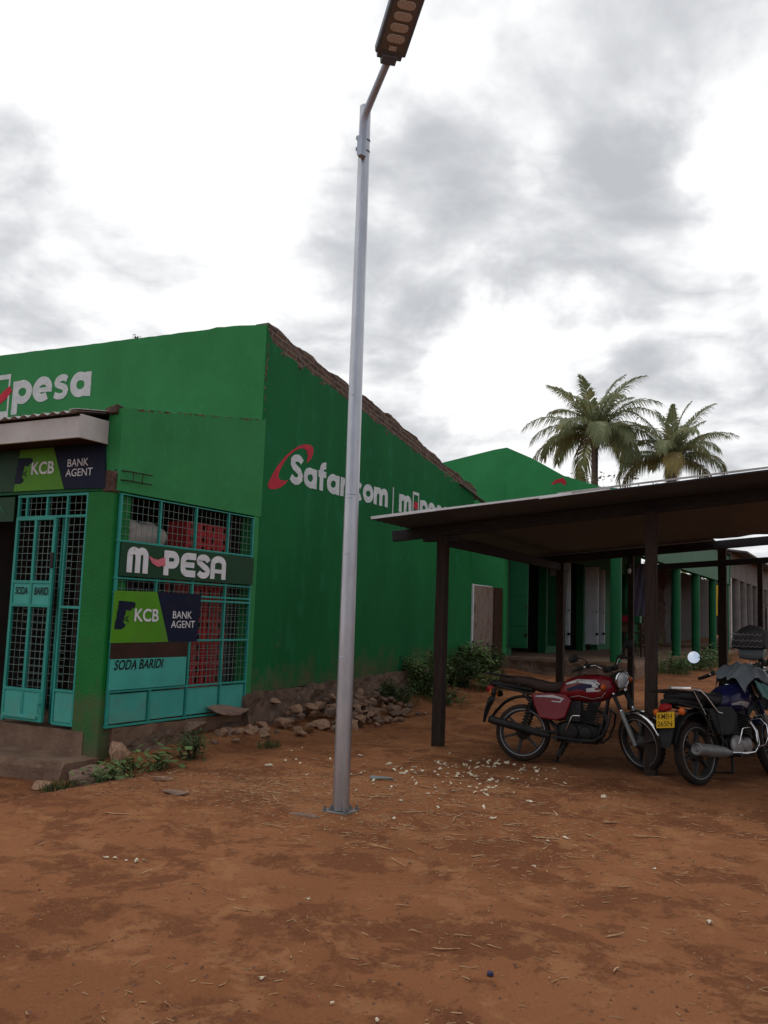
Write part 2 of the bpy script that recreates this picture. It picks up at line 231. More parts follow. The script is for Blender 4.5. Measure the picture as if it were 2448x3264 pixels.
# ------------------------------------------------------------------ mesh helpers
class MB:
    def __init__(s): s.v = []; s.f = []; s.sm = []
    def add(s, vs, fs, smooth=False):
        b = len(s.v); s.v.extend([tuple(v) for v in vs]); s.f.extend([tuple(b + i for i in f) for f in fs]); s.sm.extend([smooth] * len(fs)); return s
    def box(s, x0, x1, y0, y1, z0, z1):
        vs = [(x, y, z) for x in (x0, x1) for y in (y0, y1) for z in (z0, z1)]
        return s.add(vs, [(0, 1, 3, 2), (4, 6, 7, 5), (0, 4, 5, 1), (2, 3, 7, 6), (0, 2, 6, 4), (1, 5, 7, 3)])
    def obox(s, c, ax, ay, az):
        c, ax, ay, az = Vector(c), Vector(ax), Vector(ay), Vector(az)
        vs = [c + i * ax + j * ay + k * az for i in (-1, 1) for j in (-1, 1) for k in (-1, 1)]
        return s.add(vs, [(0, 1, 3, 2), (4, 6, 7, 5), (0, 4, 5, 1), (2, 3, 7, 6), (0, 2, 6, 4), (1, 5, 7, 3)])
    def bar(s, a, b, w, h, upv=(0, 0, 1)):
        a, b = Vector(a), Vector(b); d = (b - a).normalized(); u = Vector(upv)
        sd = d.cross(u)
        if sd.length < 1e-4: sd = d.cross(Vector((1, 0, 0)))
        sd.normalize(); u = sd.cross(d)
        return s.obox((a + b) / 2, (b - a) / 2, sd * w / 2, u * h / 2)
    def tube(s, pts, r, n=8, cap=True, smooth=True):
        pts = [Vector(p) for p in pts]; m = len(pts); rs = r if isinstance(r, (list, tuple)) else [r] * m
        vs = []; ref = None
        for i, p in enumerate(pts):
            d = (pts[min(i + 1, m - 1)] - pts[max(i - 1, 0)]).normalized()
            if ref is None:
                ref = d.orthogonal().normalized()
            ref = (ref - d * ref.dot(d)).normalized(); o = d.cross(ref)
            for k in range(n):
                a = 2 * PI * k / n; vs.append(p + (ref * math.cos(a) + o * math.sin(a)) * rs[i])
        fs = [(i * n + k, i * n + (k + 1) % n, (i + 1) * n + (k + 1) % n, (i + 1) * n + k) for i in range(m - 1) for k in range(n)]
        s.add(vs, fs, smooth)
        if cap:
            s.add([vs[k] for k in range(n)], [tuple(reversed(range(n)))]); s.add(vs[-n:], [tuple(range(n))])
        return s
    def cyl(s, a, b, r0, r1=None, n=16): return s.tube([a, b], [r0, r0 if r1 is None else r1], n)
    def lathe(s, c, axis, prof, n=20, smooth=True):
        c = Vector(c); d = Vector(axis).normalized(); u = d.orthogonal().normalized(); o = d.cross(u); m = len(prof)
        vs = [c + d * h + (u * math.cos(2 * PI * k / n) + o * math.sin(2 * PI * k / n)) * r for r, h in prof for k in range(n)]
        return s.add(vs, [(i * n + k, i * n + (k + 1) % n, (i + 1) * n + (k + 1) % n, (i + 1) * n + k) for i in range(m - 1) for k in range(n)], smooth)
    def torus(s, c, axis, R, r, n=32, k=10, squash=1.0):
        prof = [(R + r * math.cos(2 * PI * i / k), r * squash * math.sin(2 * PI * i / k)) for i in range(k + 1)]
        return s.lathe(c, axis, prof, n)
    def ball(s, c, rx, ry=None, rz=None, n=12, m=8):
        ry = ry or rx; rz = rz or rx; vs = []
        for i in range(m + 1):
            t = PI * i / m
            for k in range(n): vs.append((c[0] + rx * math.sin(t) * math.cos(2 * PI * k / n), c[1] + ry * math.sin(t) * math.sin(2 * PI * k / n), c[2] + rz * math.cos(t)))
        return s.add(vs, [(i * n + k, (i + 1) * n + k, (i + 1) * n + (k + 1) % n, i * n + (k + 1) % n) for i in range(m) for k in range(n)], True)
    def loft(s, secs, n=16, ex=2.6, smooth=True):
        """secs: (x, y, z, half_y, half_z)"""
        vs = []
        for x, y, z, hy, hz in secs:
            for k in range(n):
                a = 2 * PI * k / n; ca, sa = math.cos(a), math.sin(a)
                vs.append((x, y + hy * math.copysign(abs(ca) ** (2 / ex), ca), z + hz * math.copysign(abs(sa) ** (2 / ex), sa)))
        m = len(secs)
        s.add(vs, [(i * n + k, i * n + (k + 1) % n, (i + 1) * n + (k + 1) % n, (i + 1) * n + k) for i in range(m - 1) for k in range(n)], smooth)
        s.add(vs[:n], [tuple(reversed(range(n)))], smooth); s.add(vs[-n:], [tuple(range(n))], smooth); return s
    def prism(s, poly, thick):
        """poly: list of 3D points (planar); thick: extrusion vector"""
        t = Vector(thick); n = len(poly); a = [Vector(p) for p in poly]; b = [p + t for p in a]
        s.add(a + b, [tuple(reversed(range(n))), tuple(range(n, 2 * n))] + [(i, (i + 1) % n, n + (i + 1) % n, n + i) for i in range(n)]); return s
    def quad(s, a, b, c, d): return s.add([a, b, c, d], [(0, 1, 2, 3)])
    def xf(s, m, start=0):
        for i in range(start, len(s.v)): s.v[i] = tuple(m @ Vector(s.v[i]))
        return s
    def wobble(s, a, ax, f=7.0):
        for i, v in enumerate(s.v):
            d = mnoise.noise_vector(Vector(v) * f) * a; d[ax] = 0; s.v[i] = tuple(Vector(v) + d)
        return s
    def jitter(s, a, f=3.0, seed=0):
        for i, v in enumerate(s.v):
            p = Vector(v); q = p * f + Vector((seed, seed * 1.7, 0))
            s.v[i] = tuple(p + mnoise.noise_vector(q) * a)
        return s
ORG = {}
def tag(o, label=None, cat=None, group=None, kind=None):
    if label: o['label'] = label
    if cat: o['category'] = cat
    if group: o['group'] = group
    if kind: o['kind'] = kind
    return o
def thing(name, label, cat, loc=(0, 0, 0), rz=0, group=None):
    o = bpy.data.objects.new(name, None); C.objects.link(o); o.location = loc; o.rotation_euler = (0, 0, rz); o.empty_display_size = .2
    ORG[o.name] = Vector(loc) if rz == 0 else Vector((0, 0, 0))
    return tag(o, label, cat, group)
def part(name, mb, m, parent=None, bevel=0, label=None, local=None, seg=2, recalc=True):
    me = bpy.data.meshes.new(name)
    og = Vector((0, 0, 0))
    if parent is not None: og = ORG.get(parent.name, og)
    elif local is not None: og = Vector(local)
    vs = [(v[0] - og.x, v[1] - og.y, v[2] - og.z) for v in mb.v] if og.length else mb.v
    me.from_pydata(vs, [], mb.f); me.polygons.foreach_set('use_smooth', mb.sm)
    ms = m if isinstance(m, list) else [m]
    for x in ms: me.materials.append(x if not isinstance(x, str) else M[x])
    if recalc:
        bm = bmesh.new(); bm.from_mesh(me); bmesh.ops.recalc_face_normals(bm, faces=bm.faces); bm.to_mesh(me); bm.free()
    o = bpy.data.objects.new(name, me); C.objects.link(o)
    if parent is not None: o.parent = parent; ORG[o.name] = og
    elif local is not None: o.location = og; ORG[o.name] = og
    if bevel:
        b = o.modifiers.new('bevel', 'BEVEL'); b.width = bevel; b.segments = seg; b.limit_method = 'ANGLE'; b.angle_limit = math.radians(40)
    if label: o['label'] = label
    return o
def kids(o): return [c for c in bpy.data.objects if c.parent == o]
def copy_tree(o, parent=None):
    c = o.copy(); C.objects.link(c)
    if parent is not None: c.parent = parent
    for ch in list(o.children): copy_tree(ch, c)
    return c

# ------------------------------------------------------------------ lettering
def arc(cx, cy, rx, ry, a0, a1, n=18):
    return [(cx + rx * math.cos(math.radians(a0 + (a1 - a0) * i / n)), cy + ry * math.sin(math.radians(a0 + (a1 - a0) * i / n))) for i in range(n + 1)]
def ribbon(mb, pts, w, fr, z0=.001, th=.004):
    """flat stroke of width w along 2D pts, lifted on frame fr=(origin,u,v,n)"""
    o, u, v, nn = fr; m = len(pts); P = [Vector((p[0], p[1], 0)) for p in pts]
    closed = (P[0] - P[-1]).length < 1e-6
    Lf, Rt = [], []
    for i in range(m):
        if closed: d0 = (P[i] - P[i - 1 if i > 0 else m - 2]); d1 = (P[(i + 1) if i < m - 1 else 1] - P[i])
        else: d0 = P[i] - P[max(i - 1, 0)]; d1 = P[min(i + 1, m - 1)] - P[i]
        if d0.length < 1e-9: d0 = d1
        if d1.length < 1e-9: d1 = d0
        d0 = d0.normalized(); d1 = d1.normalized(); t = (d0 + d1)
        t = t.normalized() if t.length > 1e-6 else d0
        nrm_ = Vector((-t.y, t.x, 0)); k = 1 / max(.55, nrm_.dot(Vector((-d0.y, d0.x, 0))))
        ww = w[i] if isinstance(w, (list, tuple)) else w
        Lf.append(P[i] + nrm_ * ww / 2 * k); Rt.append(P[i] - nrm_ * ww / 2 * k)
    def to(p, h): return o + u * p.x + v * p.y + nn * h
    vs = [to(p, z0 + th) for p in Lf] + [to(p, z0 + th) for p in Rt] + [to(p, 0) for p in Lf] + [to(p, 0) for p in Rt]
    fs = []
    for i in range(m - 1):
        fs += [(i, i + 1, m + i + 1, m + i), (i, 2 * m + i, 2 * m + i + 1, i + 1), (m + i, m + i + 1, 3 * m + i + 1, 3 * m + i)]
    if not closed: fs += [(0, m, 3 * m, 2 * m), (m - 1, 3 * m - 1, 4 * m - 1, 2 * m - 1)]
    mb.add(vs, fs)
def glyph(ch):
    """strokes in units of x-height (1.0), centre lines inset for a .30 stroke, plus advance"""
    R_ = .35; c = .5
    o = [arc(.5, .5, R_, R_, 90, 450, 28)]
    if ch == 'p': return [[(.15, 1.0), (.15, -.42)], arc(.5, .5, R_, R_, 90, 450, 28)], 1.03
    if ch == 'e': return [arc(.5, .5, R_, R_, -2, 310, 30), ([(.2, .47), (.985, .47)], .6)], 1.0
    if ch == 'a': return [arc(.5, .5, R_, R_, 90, 450, 28), [(.85, 1.0), (.85, 0)]], 1.08
    if ch == 'o': return o, 1.02
    if ch == 'c': return [arc(.5, .5, R_, R_, 48, 312, 24)], .92
    if ch == 's': return [([(.70, .80), (.60, .86), (.48, .885), (.34, .87), (.24, .80), (.215, .71), (.26, .61), (.38, .55), (.50, .505), (.61, .44), (.655, .34), (.63, .22), (.54, .14), (.42, .115), (.27, .13), (.13, .20)], .76)], .86
    if ch == 'S': return [[(.86, 1.16), (.74, 1.27), (.56, 1.32), (.36, 1.27), (.23, 1.13), (.22, .98), (.32, .85), (.50, .755), (.70, .65), (.80, .50), (.78, .33), (.66, .19), (.48, .145), (.28, .19), (.12, .32)]], 1.02
    if ch == 'f': return [[(.28, 0), (.28, 1.05)] + arc(.56, 1.05, .28, .29, 180, 85, 8), [(.02, .86), (.62, .86)]], .72
    if ch == 'r': return [[(.15, 0), (.15, 1.0)], [(.17, .5)] + arc(.5, .52, .33, .33, 170, 75, 8)], .68
    if ch == 'i': return [[(.15, 0), (.15, 1.0)], [(.15, 1.16), (.15, 1.42)]], .38
    if ch == 'm': return [[(.15, 0), (.15, 1.0)], arc(.42, .55, .27, .30, 180, 0, 12) + [(.69, 0)], arc(.96, .55, .27, .30, 180, 0, 12) + [(1.23, 0)]], 1.46
    return [], .5
def letters(mb, text, fr, h, w=.30, sx=1.0, fit=None, gap=.0):
    """painted rounded lettering; fit = total width"""
    adv = sum(glyph(c)[1] + gap for c in text); k = fit / adv if fit else h * sx
    x = 0; q = 0
    for chx in text:
        st, a = glyph(chx)
        for s_ in st:
            wm = 1.0
            if isinstance(s_, tuple): s_, wm = s_
            q += 1; ribbon(mb, [((x + p[0]) * k, p[1] * h) for p in s_], w * wm * (h + k) / 2, fr, .001 + .0004 * (q % 6))
        x += a + gap
    return x * k
def frame(o, u, v, n): return (Vector(o), Vector(u), Vector(v), Vector(n))
def type_text(name, s, fr, w, h, m, parent, bold=0.0, shear=0.0, th=.003, spacing=1.0, linesp=1.0, align='LEFT'):
    """type set with the built-in font, fitted into a w by h box on frame fr"""
    cu = bpy.data.curves.new(name, 'FONT'); cu.body = s; cu.offset = bold; cu.shear = shear; cu.space_character = spacing; cu.space_line = linesp; cu.align_x = align; cu.resolution_u = 4
    o = bpy.data.objects.new(name, cu); C.objects.link(o)
    dg = bpy.context.evaluated_depsgraph_get(); me0 = o.evaluated_get(dg).to_mesh()
    vs = [v.co.copy() for v in me0.vertices]; fs = [tuple(p.vertices) for p in me0.polygons]
    o.evaluated_get(dg).to_mesh_clear(); bpy.data.objects.remove(o); bpy.data.curves.remove(cu)
    x0 = min(v.x for v in vs); x1 = max(v.x for v in vs); y0 = min(v.y for v in vs); y1 = max(v.y for v in vs)
    og, u, vv, nn = fr; mb = MB()
    P = [og + u * ((v.x - x0) / (x1 - x0) * w) + vv * ((v.y - y0) / (y1 - y0) * h) + nn * th for v in vs]
    mb.add(P, fs)
    return part(name, mb, m, parent, recalc=False)
SIDE = lambda y, z, d=0.0: frame((-7.08 + d, y, z), (0, 1, 0), (0, 0, 1), (1, 0, 0))
FRONT = lambda x, z, y=6.95: frame((x, y, z), (1, 0, 0), (0, 0, 1), (0, -1, 0))

# ------------------------------------------------------------------ the ground
def sstep(a, b, x):
    t = np.clip((x - a) / (b - a), 0, 1); return t * t * (3 - 2 * t)
_perm = RNG.random((256, 256))
def vnoise(x, y):
    xi = np.floor(x).astype(int); yi = np.floor(y).astype(int); fx = x - xi; fy = y - yi; fx = fx * fx * (3 - 2 * fx); fy = fy * fy * (3 - 2 * fy)
    g = lambda i, j: _perm[i & 255, j & 255]
    return (g(xi, yi) * (1 - fx) + g(xi + 1, yi) * fx) * (1 - fy) + (g(xi, yi + 1) * (1 - fx) + g(xi + 1, yi + 1) * fx) * fy - .5
def gh(x, y, fine=True):
    x = np.asarray(x, float); y = np.asarray(y, float)
    z = sstep(10.8, 18.5, y) * .42 + np.clip(y - 18.5, 0, 26) * .018
    z = z - .17 * sstep(-5.9, -6.9, x) * sstep(7.3, 6.5, y) * sstep(2, 5, y)
    z = z + .10 * sstep(-6.1, -6.9, x) * sstep(7.6, 8.8, y)
    z = z + .03 * sstep(-5.9, -6.6, x) * sstep(9.2, 10.4, y) * sstep(13.2, 12.2, y)
    if fine:
        for x0_, y0_, x1_, y1_, w_ in ((-1.2, 9.3, -2.6, 2.6, .35), (-3.3, 9.4, .9, 3.4, .5), (-6.2, 4.9, 1.5, 3.1, .25), (-6.2, 5.35, 1.5, 3.75, .22)):   # wheel tracks
            L_ = math.hypot(x1_ - x0_, y1_ - y0_); ux, uy = (x1_ - x0_) / L_, (y1_ - y0_) / L_; s_ = (x - x0_) * ux + (y - y0_) * uy; d_ = (x - x0_) * -uy + (y - y0_) * ux + w_ * np.sin(s_ * .9) * .5
            on = sstep(-.2, .4, s_) * sstep(L_ + .2, L_ - .6, s_); z = z - on * (.014 * np.exp(-(d_ / .045) ** 2) - .007 * np.exp(-((np.abs(d_) - .10) / .035) ** 2)) * (.6 + .8 * vnoise(s_ * 2.2 + 5, d_ * 0 + 3))
        near = sstep(40, 14, np.hypot(x, y))
        z = z + near * (.05 * vnoise(x * .7, y * .7) + .028 * vnoise(x * 1.9 + 7, y * 1.9) + .010 * vnoise(x * 5 + 3, y * 5) + .007 * vnoise(x * 12, y * 12 + 9) + .006 * vnoise(x * 27 + 1, y * 27))
    return z
def ghs(x, y): return float(gh(x, y))
def axis_pts(lo, hi, d, far):
    a = list(np.arange(lo, hi, d)); s = d; b = hi
    out = []
    while b < far: out.append(b); s *= 1.22; b += s
    out.append(far); neg = []; s = d; b = lo - d
    while b > -far: neg.append(b); s *= 1.22; b -= s
    neg.append(-far)
    return np.array(sorted(neg) + a + out)
gxs = axis_pts(-7.4, 1.6, .034, 1500.); gys = axis_pts(2.2, 12.4, .034, 1500.)
GX, GY = np.meshgrid(gxs, gys); GZ = gh(GX, GY)
me = bpy.data.meshes.new('ground'); nx, ny = len(gxs), len(gys)
me.vertices.add(nx * ny); me.vertices.foreach_set('co', np.stack([GX, GY, GZ], -1).reshape(-1).astype(np.float32))
ii = (np.arange(ny - 1)[:, None] * nx + np.arange(nx - 1)[None, :]).reshape(-1)
quads = np.stack([ii, ii + 1, ii + nx + 1, ii + nx], 1)
me.loops.add(quads.size); me.loops.foreach_set('vertex_index', quads.reshape(-1).astype(np.int32))
me.polygons.add(len(quads)); me.polygons.foreach_set('loop_start', (np.arange(len(quads)) * 4).astype(np.int32)); me.polygons.foreach_set('loop_total', np.full(len(quads), 4, np.int32))
me.update(); me.validate(); me.polygons.foreach_set('use_smooth', np.ones(len(quads), bool))
ground = bpy.data.objects.new('ground', me); C.objects.link(ground); ground['kind'] = 'structure'; ground['label'] = 'trodden red dirt yard with damp patches and litter'
gm_ = bpy.data.materials.new('red_dirt'); gm_.use_nodes = True; t = gm_.node_tree; p = t.nodes['Principled BSDF']; p.inputs['Roughness'].default_value = .95; p.inputs['Specular IOR Level'].default_value = .04
tcn = t.nodes.new('ShaderNodeTexCoord')
def tn(scale, detail, rough=.6, dist=0.0, st=None, offs=0):
    n = t.nodes.new('ShaderNodeTexNoise'); n.inputs['Scale'].default_value = scale; n.inputs['Detail'].default_value = detail; n.inputs['Roughness'].default_value = rough; n.inputs['Distortion'].default_value = dist
    mp = t.nodes.new('ShaderNodeMapping'); mp.inputs['Location'].default_value = (offs, offs * .7, 0); mp.inputs['Rotation'].default_value = (0, 0, .5)
    if st: mp.inputs['Scale'].default_value = st
    t.links.new(tcn.outputs['Object'], mp.inputs[0]); t.links.new(mp.outputs[0], n.inputs['Vector']); return n.outputs['Fac']
def tmr(x, a, b, c=0.0, d=1.0):
    n = t.nodes.new('ShaderNodeMapRange'); n.inputs[1].default_value = a; n.inputs[2].default_value = b; n.inputs[3].default_value = c; n.inputs[4].default_value = d; n.interpolation_type = 'SMOOTHSTEP'; t.links.new(x, n.inputs[0]); return n.outputs[0]
def tmix(f, a, b):
    n = t.nodes.new('ShaderNodeMix'); n.data_type = 'RGBA'; t.links.new(f, n.inputs[0])
    for k, v in ((6, a), (7, b)):
        if isinstance(v, tuple): n.inputs[k].default_value = (*v, 1)
        else: t.links.new(v, n.inputs[k])
    return n.outputs[2]
def tmul(a, b):
    n = t.nodes.new('ShaderNodeMath'); n.operation = 'MULTIPLY'; t.links.new(a, n.inputs[0])
    if isinstance(b, float): n.inputs[1].default_value = b
    else: t.links.new(b, n.inputs[1])
    return n.outputs[0]
col = tmix(tmr(tn(.45, 4, .55), .36, .64), (.222, .093, .043), (.184, .074, .034))
col = tmix(tmul(tmr(tn(1.3, 12, .70, .35, (1.0, 1.1, 1), 4), .50, .555), .8), col, (.122, .047, .023))      # damp, redder patches
col = tmix(tmul(tmr(tn(3.6, 11, .74, .3, (1.2, .9, 1), 9), .545, .60), .65), col, (.104, .041, .021))
col = tmix(tmul(tmr(tn(2.4, 11, .72, .3, None, 15), .53, .60), .6), col, (.275, .128, .060))      # dry dust
col = tmix(tmul(tmr(tn(60, 4, .7), .52, .75), .6), col, (.27, .135, .065))
col = tmix(tmul(tmr(tn(26, 5, .7, 0, None, 3), .60, .70), .7), col, (.085, .037, .018))
t.links.new(col, p.inputs['Base Color'])
b1 = t.nodes.new('ShaderNodeBump'); b1.inputs['Strength'].default_value = .7; b1.inputs['Distance'].default_value = .02; t.links.new(tn(16, 9, .7), b1.inputs['Height'])
b2 = t.nodes.new('ShaderNodeBump'); b2.inputs['Strength'].default_value = .8; b2.inputs['Distance'].default_value = .006; t.links.new(tn(130, 5, .8), b2.inputs['Height']); t.links.new(b1.outputs[0], b2.inputs['Normal'])
t.links.new(b2.outputs[0], p.inputs['Normal']); me.materials.append(gm_)
# ------------------------------------------------------------------ the green corner shop
def interp(pts, x):
    for (a, b), (c, d) in zip(pts, pts[1:]):
        if x <= c: return b + (d - b) * (x - a) / (c - a)
    return pts[-1][1]
def rough_strip(mb, ys, lo, hi, xf, xb, amp, seed=0, rows=3):
    """rough masonry strip along y: front face near xf, back xb"""
    vs = []; n = rows + 3
    for i, y in enumerate(ys):
        a, b = lo(y), hi(y)
        for r in range(rows + 1):
            z = a + (b - a) * r / rows
            xo = xf(y, r / rows) if callable(xf) else xf
            q = Vector((xo * 3 + seed, y * 6, z * 6)); d = mnoise.noise_vector(q) * amp + mnoise.noise_vector(q * 2.7) * amp * .6
            vs.append((xo + d.x, y + d.y * .5, z + d.z * (.8 if r in (0, rows) else .5)))
        vs.append((xb, y, vs[-1][2])); vs.append((xb, y, a))
    m = len(ys); fs = [(i * n + k, i * n + (k + 1) % n, (i + 1) * n + (k + 1) % n, (i + 1) * n + k) for i in range(m - 1) for k in range(n)]
    mb.add(vs, fs); mb.add(vs[:n], [tuple(range(n))]); mb.add(vs[-n:], [tuple(range(n))]); return mb
def wires_yz(mb, x, y0, y1, z0, z1, s=.083, r=.0019):
    k = max(1, round((y1 - y0) / s))
    for i in range(1, k): mb.box(x - r, x + r, y0 + (y1 - y0) * i / k - r, y0 + (y1 - y0) * i / k + r, z0, z1)
    k = max(1, round((z1 - z0) / s))
    for i in range(1, k): mb.box(x - r + .006, x + r + .006, y0, y1, z0 + (z1 - z0) * i / k - r, z0 + (z1 - z0) * i / k + r)
def wires_xz(mb, y, x0, x1, z0, z1, s=.083, r=.0019):
    k = max(1, round((x1 - x0) / s))
    for i in range(1, k): mb.box(x0 + (x1 - x0) * i / k - r, x0 + (x1 - x0) * i / k + r, y - r, y + r, z0, z1)
    k = max(1, round((z1 - z0) / s))
    for i in range(1, k): mb.box(x0, x1, y - r - .006, y + r - .006, z0 + (z1 - z0) * i / k - r, z0 + (z1 - z0) * i / k + r)

shop = thing('shop_building', 'green corner shop with sloping brick-topped side wall, teal window grilles and front awning', 'shop', (-7.08, 9.49, .25))
HI = [(9.4, 5.40), (9.74, 5.36), (11.05, 5.14), (13.07, 4.87), (14.22, 4.64), (15.06, 4.44), (16.69, 4.18), (17.0, 4.10)]
LO = [(9.4, 5.30), (9.62, 5.16), (9.9, 5.08), (10.6, 4.98), (12.77, 4.63), (13.6, 4.49), (15.07, 4.27), (16.53, 4.04), (17.0, 3.97)]
mb = MB(); rr = random.Random(3)
top = []
y = 16.66
while y > 9.55: top.append((y, interp(LO, y) + rr.uniform(-.025, .025))); y -= .11
poly = [(9.49, .49), (13, .58), (14.4, .63), (16.66, .68)] + top + [(9.52, 5.28), (9.49, 5.37)]
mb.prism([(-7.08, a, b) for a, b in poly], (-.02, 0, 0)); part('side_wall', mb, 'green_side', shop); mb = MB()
ft = [(-7.101, 5.37)]; x = -7.4
while x > -16: ft.append((x, interp([(-16, 5.56), (-12.46, 5.53), (-9.9, 5.47), (-8.14, 5.43), (-7.28, 5.37)], x) + rr.uniform(-.004, .004) + (.022 if x > -8.05 else 0))); x -= .14
ft.append((-16, 5.56))
mb.prism([(-7.101, 9.49, .2)] + [(a, 9.49, b) for a, b in ft] + [(-16, 9.49, .2)], (0, .2, 0))
wall = part('wall', mb, 'green', shop)
ys = [9.5 + .07 * i for i in range(106)]
part('brick_coping', rough_strip(MB(), ys, lambda y: interp(LO, y) - .06, lambda y: interp(HI, y) + .022 * math.floor(2.2 * math.sin(y * 7.3) + .5) * .4, -7.088, -7.29, .020, 2, rows=4), 'brick_courses', shop)
mb = MB(); mb.quad((-7.27, 9.72, 5.12), (-16, 9.72, 5.2), (-16, 17.2, 3.93), (-7.27, 17.2, 3.93)); mb.bar((-7.09, 15.9, 4.14), (-7.09, 17.3, 3.91), .12, .008, (0, .16, 1))
part('roof', mb, 'iron_sheet', shop)
mb = MB(); mb.box(-16, -7.3, 16.46, 16.66, .3, 3.9); part('rear_wall', mb, 'green_dark', shop)
# veranda side wall above the window, pilaster, lintel, pillar
mb = MB()
tp = [(9.52, 4.07)]; y = 9.4
while y > 7.0: tp.append((y, 3.66 + (y - 6.95) * .158 + rr.uniform(-.012, .012))); y -= .12
tp += [(6.96, 3.66)]
mb.prism([(-7.062, a, b) for a, b in [(6.95, 2.765), (9.52, 2.765)] + tp], (-.2, 0, 0))
mb.box(-7.26, -7.068, 9.375, 9.489, .3, 2.764)
part('veranda_wall', mb, 'green', shop)
mb = MB(); mb.box(-16, -7.263, 6.952, 7.15, 2.77, 3.55); part('lintel', mb, 'green_dark', shop)
mb = MB(); mb.box(-7.48, -7.088, 6.95, 7.2, -.06, 2.764); part('pillar', mb.jitter(.006, 2), 'pillar_green', shop, bevel=.012)
mb = MB()
for i in range(46):
    y = 7.05 + (rr.random() * 2.4 if i % 3 else rr.choice((.35, .55, .8, 1.15, 2.0, 2.3)) + rr.uniform(-.08, .08)); zc = 3.66 + (y - 6.95) * .158 - .004; a_, b_ = rr.uniform(.008, .04), rr.uniform(.004, .014)
    mb.prism([(-7.064, y + a_ * math.cos(k * PI / 4) * rr.uniform(.5, 1.2), zc + b_ * math.sin(k * PI / 4) * rr.uniform(.4, 1.3) - b_ * .6) for k in range(8)], (.006, 0, 0))
part('chipped_plaster', mb, M['plinth'], shop)
mb = MB()
for i in range(34):
    z_ = rr.choice((rr.uniform(4.1, 5.3), rr.uniform(4.55, 5.3))); w_ = .02 + .13 * max(0, (z_ - 4.75) / .6) * rr.random(); y = 9.49 + rr.random() * w_; a_, b_ = rr.uniform(.006, .02), rr.uniform(.01, .03)
    mb.prism([(-7.082, y + a_ * math.cos(k * PI / 4) * rr.uniform(.5, 1.2), z_ + b_ * math.sin(k * PI / 4) * rr.uniform(.4, 1.3)) for k in range(8)], (.005, 0, 0))
part('chipped_corner', mb, 'plinth', shop)
mb = MB(); mb.box(-7.31, -7.12, 6.925, 7.06, 3.60, 3.69); part('brick_scar', mb.jitter(.03, 9), 'brick', shop, bevel=.01); mb = MB(); mb.box(-7.245, -7.07, 6.928, 6.99, 2.745, 2.985)
part('brick_scar', mb.jitter(.03, 9), 'brick', shop, bevel=.01)
mb = MB()
for z in (2.885, 2.985): mb.tube([(-7.10, 6.94, z), (-7.03, 7.05, z), (-7.015, 7.42, z + .004)], .0075, 6)
for y in (7.12, 7.26): mb.tube([(-7.01, y, 2.875), (-7.01, y + .01, 2.995)], .005, 6)
part('rebar', mb, M['wood_dark'], shop)
# foundation
ys = [9.3 + .06 * i for i in range(125)]
def fx(y, t): return -7.0 + (1 - t) * (.17 + .05 * math.sin(y * 2.1)) * (1 if y > 9.6 else .6)
part('foundation', rough_strip(MB(), ys, lambda y: ghs(-6.7, y) - .1, lambda y: interp([(9.3, .44), (9.6, .50), (13, .59), (14.4, .64), (16.8, .69)], y), fx, -7.3, .06, 5, rows=9), 'stone_wall', shop)
ys = [7.12 + .05 * i for i in range(46)]
part('foundation', rough_strip(MB(), ys, lambda y: ghs(-6.85, y) - .12, lambda y: .13 + .05 * math.sin(y * 5), lambda y, t: -7.02 + (1 - t) * .13, -7.3, .06, 9, rows=6), 'stone_wall', shop)
mb = MB(); rough_strip(mb, [7.10 + .09 * i for i in range(27)], lambda y: .07, lambda y: .262, -7.048, -7.3, .014, 4, rows=3)
mb.box(-16, -7.3, 6.94, 9.48, -.1, .222); part('floor_slab', mb, 'plinth', shop)
mb = MB(); n0 = len(mb.v)
xs_ = [-16 + i * .25 for i in range(34)] + [-7.45 + .05 * i for i in range(9)]
vs = []
for x in xs_:
    e = rr.uniform(-.005, .005) * (4 if x > -7.5 else 1); e2 = (max(0, x + 7.5) * .35)
    vs += [(x, 6.945, -.02 + .01 * rr.random()), (x, 6.36 + e + e2, -.012 + e * .4), (x, 6.33 + e * 1.5 + e2, -.07), (x + e, 6.30 + e * 2 + e2 * .8, -.4), (x, 6.945, -.4)]
mb.add(vs, [(i * 5 + k, i * 5 + (k + 1) % 5, i * 5 + 5 + (k + 1) % 5, i * 5 + 5 + k) for i in range(len(xs_) - 1) for k in range(5)]); mb.add(vs[-5:], [(0, 1, 2, 3, 4)])
part('door_step', mb, 'plinth', shop)
# awning: iron sheet over the veranda, boxed fascia
mb = MB(); xs_ = np.arange(-16, -7.27, .0215); vs = []
for x in xs_:
    w_ = .016 * math.sin(x * 2 * PI / .15); vs += [(x, 6.50, 3.545 + w_), (x, 9.48, 4.03 + w_), ]
mb.add(vs, [(2 * i, 2 * i + 2, 2 * i + 3, 2 * i + 1) for i in range(len(xs_) - 1)], True)
aw = part('awning', mb, 'iron_sheet', shop); sol = aw.modifiers.new('solid', 'SOLIDIFY'); sol.thickness = .004
mb = MB(); mb.box(-16, -7.262, 6.556, 6.58, 3.29, 3.505); mb.box(-16, -7.262, 6.548, 6.584, 3.275, 3.291)
part('fascia', mb, 'fascia', aw, bevel=.003)
mb = MB(); mb.box(-7.261, -7.24, 6.552, 6.948, 3.29, 3.525); mb.box(-7.263, -7.232, 6.546, 6.948, 3.272, 3.289); part('fascia', mb, 'fascia', aw, bevel=.003)
mb = MB(); mb.box(-16, -7.264, 6.585, 6.95, 3.296, 3.302); part('soffit', mb, 'brown_board', aw)
mb = MB(); mb.bar((-7.30, 6.49, 3.568), (-7.30, 6.96, 3.64), .12, .006); part('flashing', mb, 'white_paint', aw)

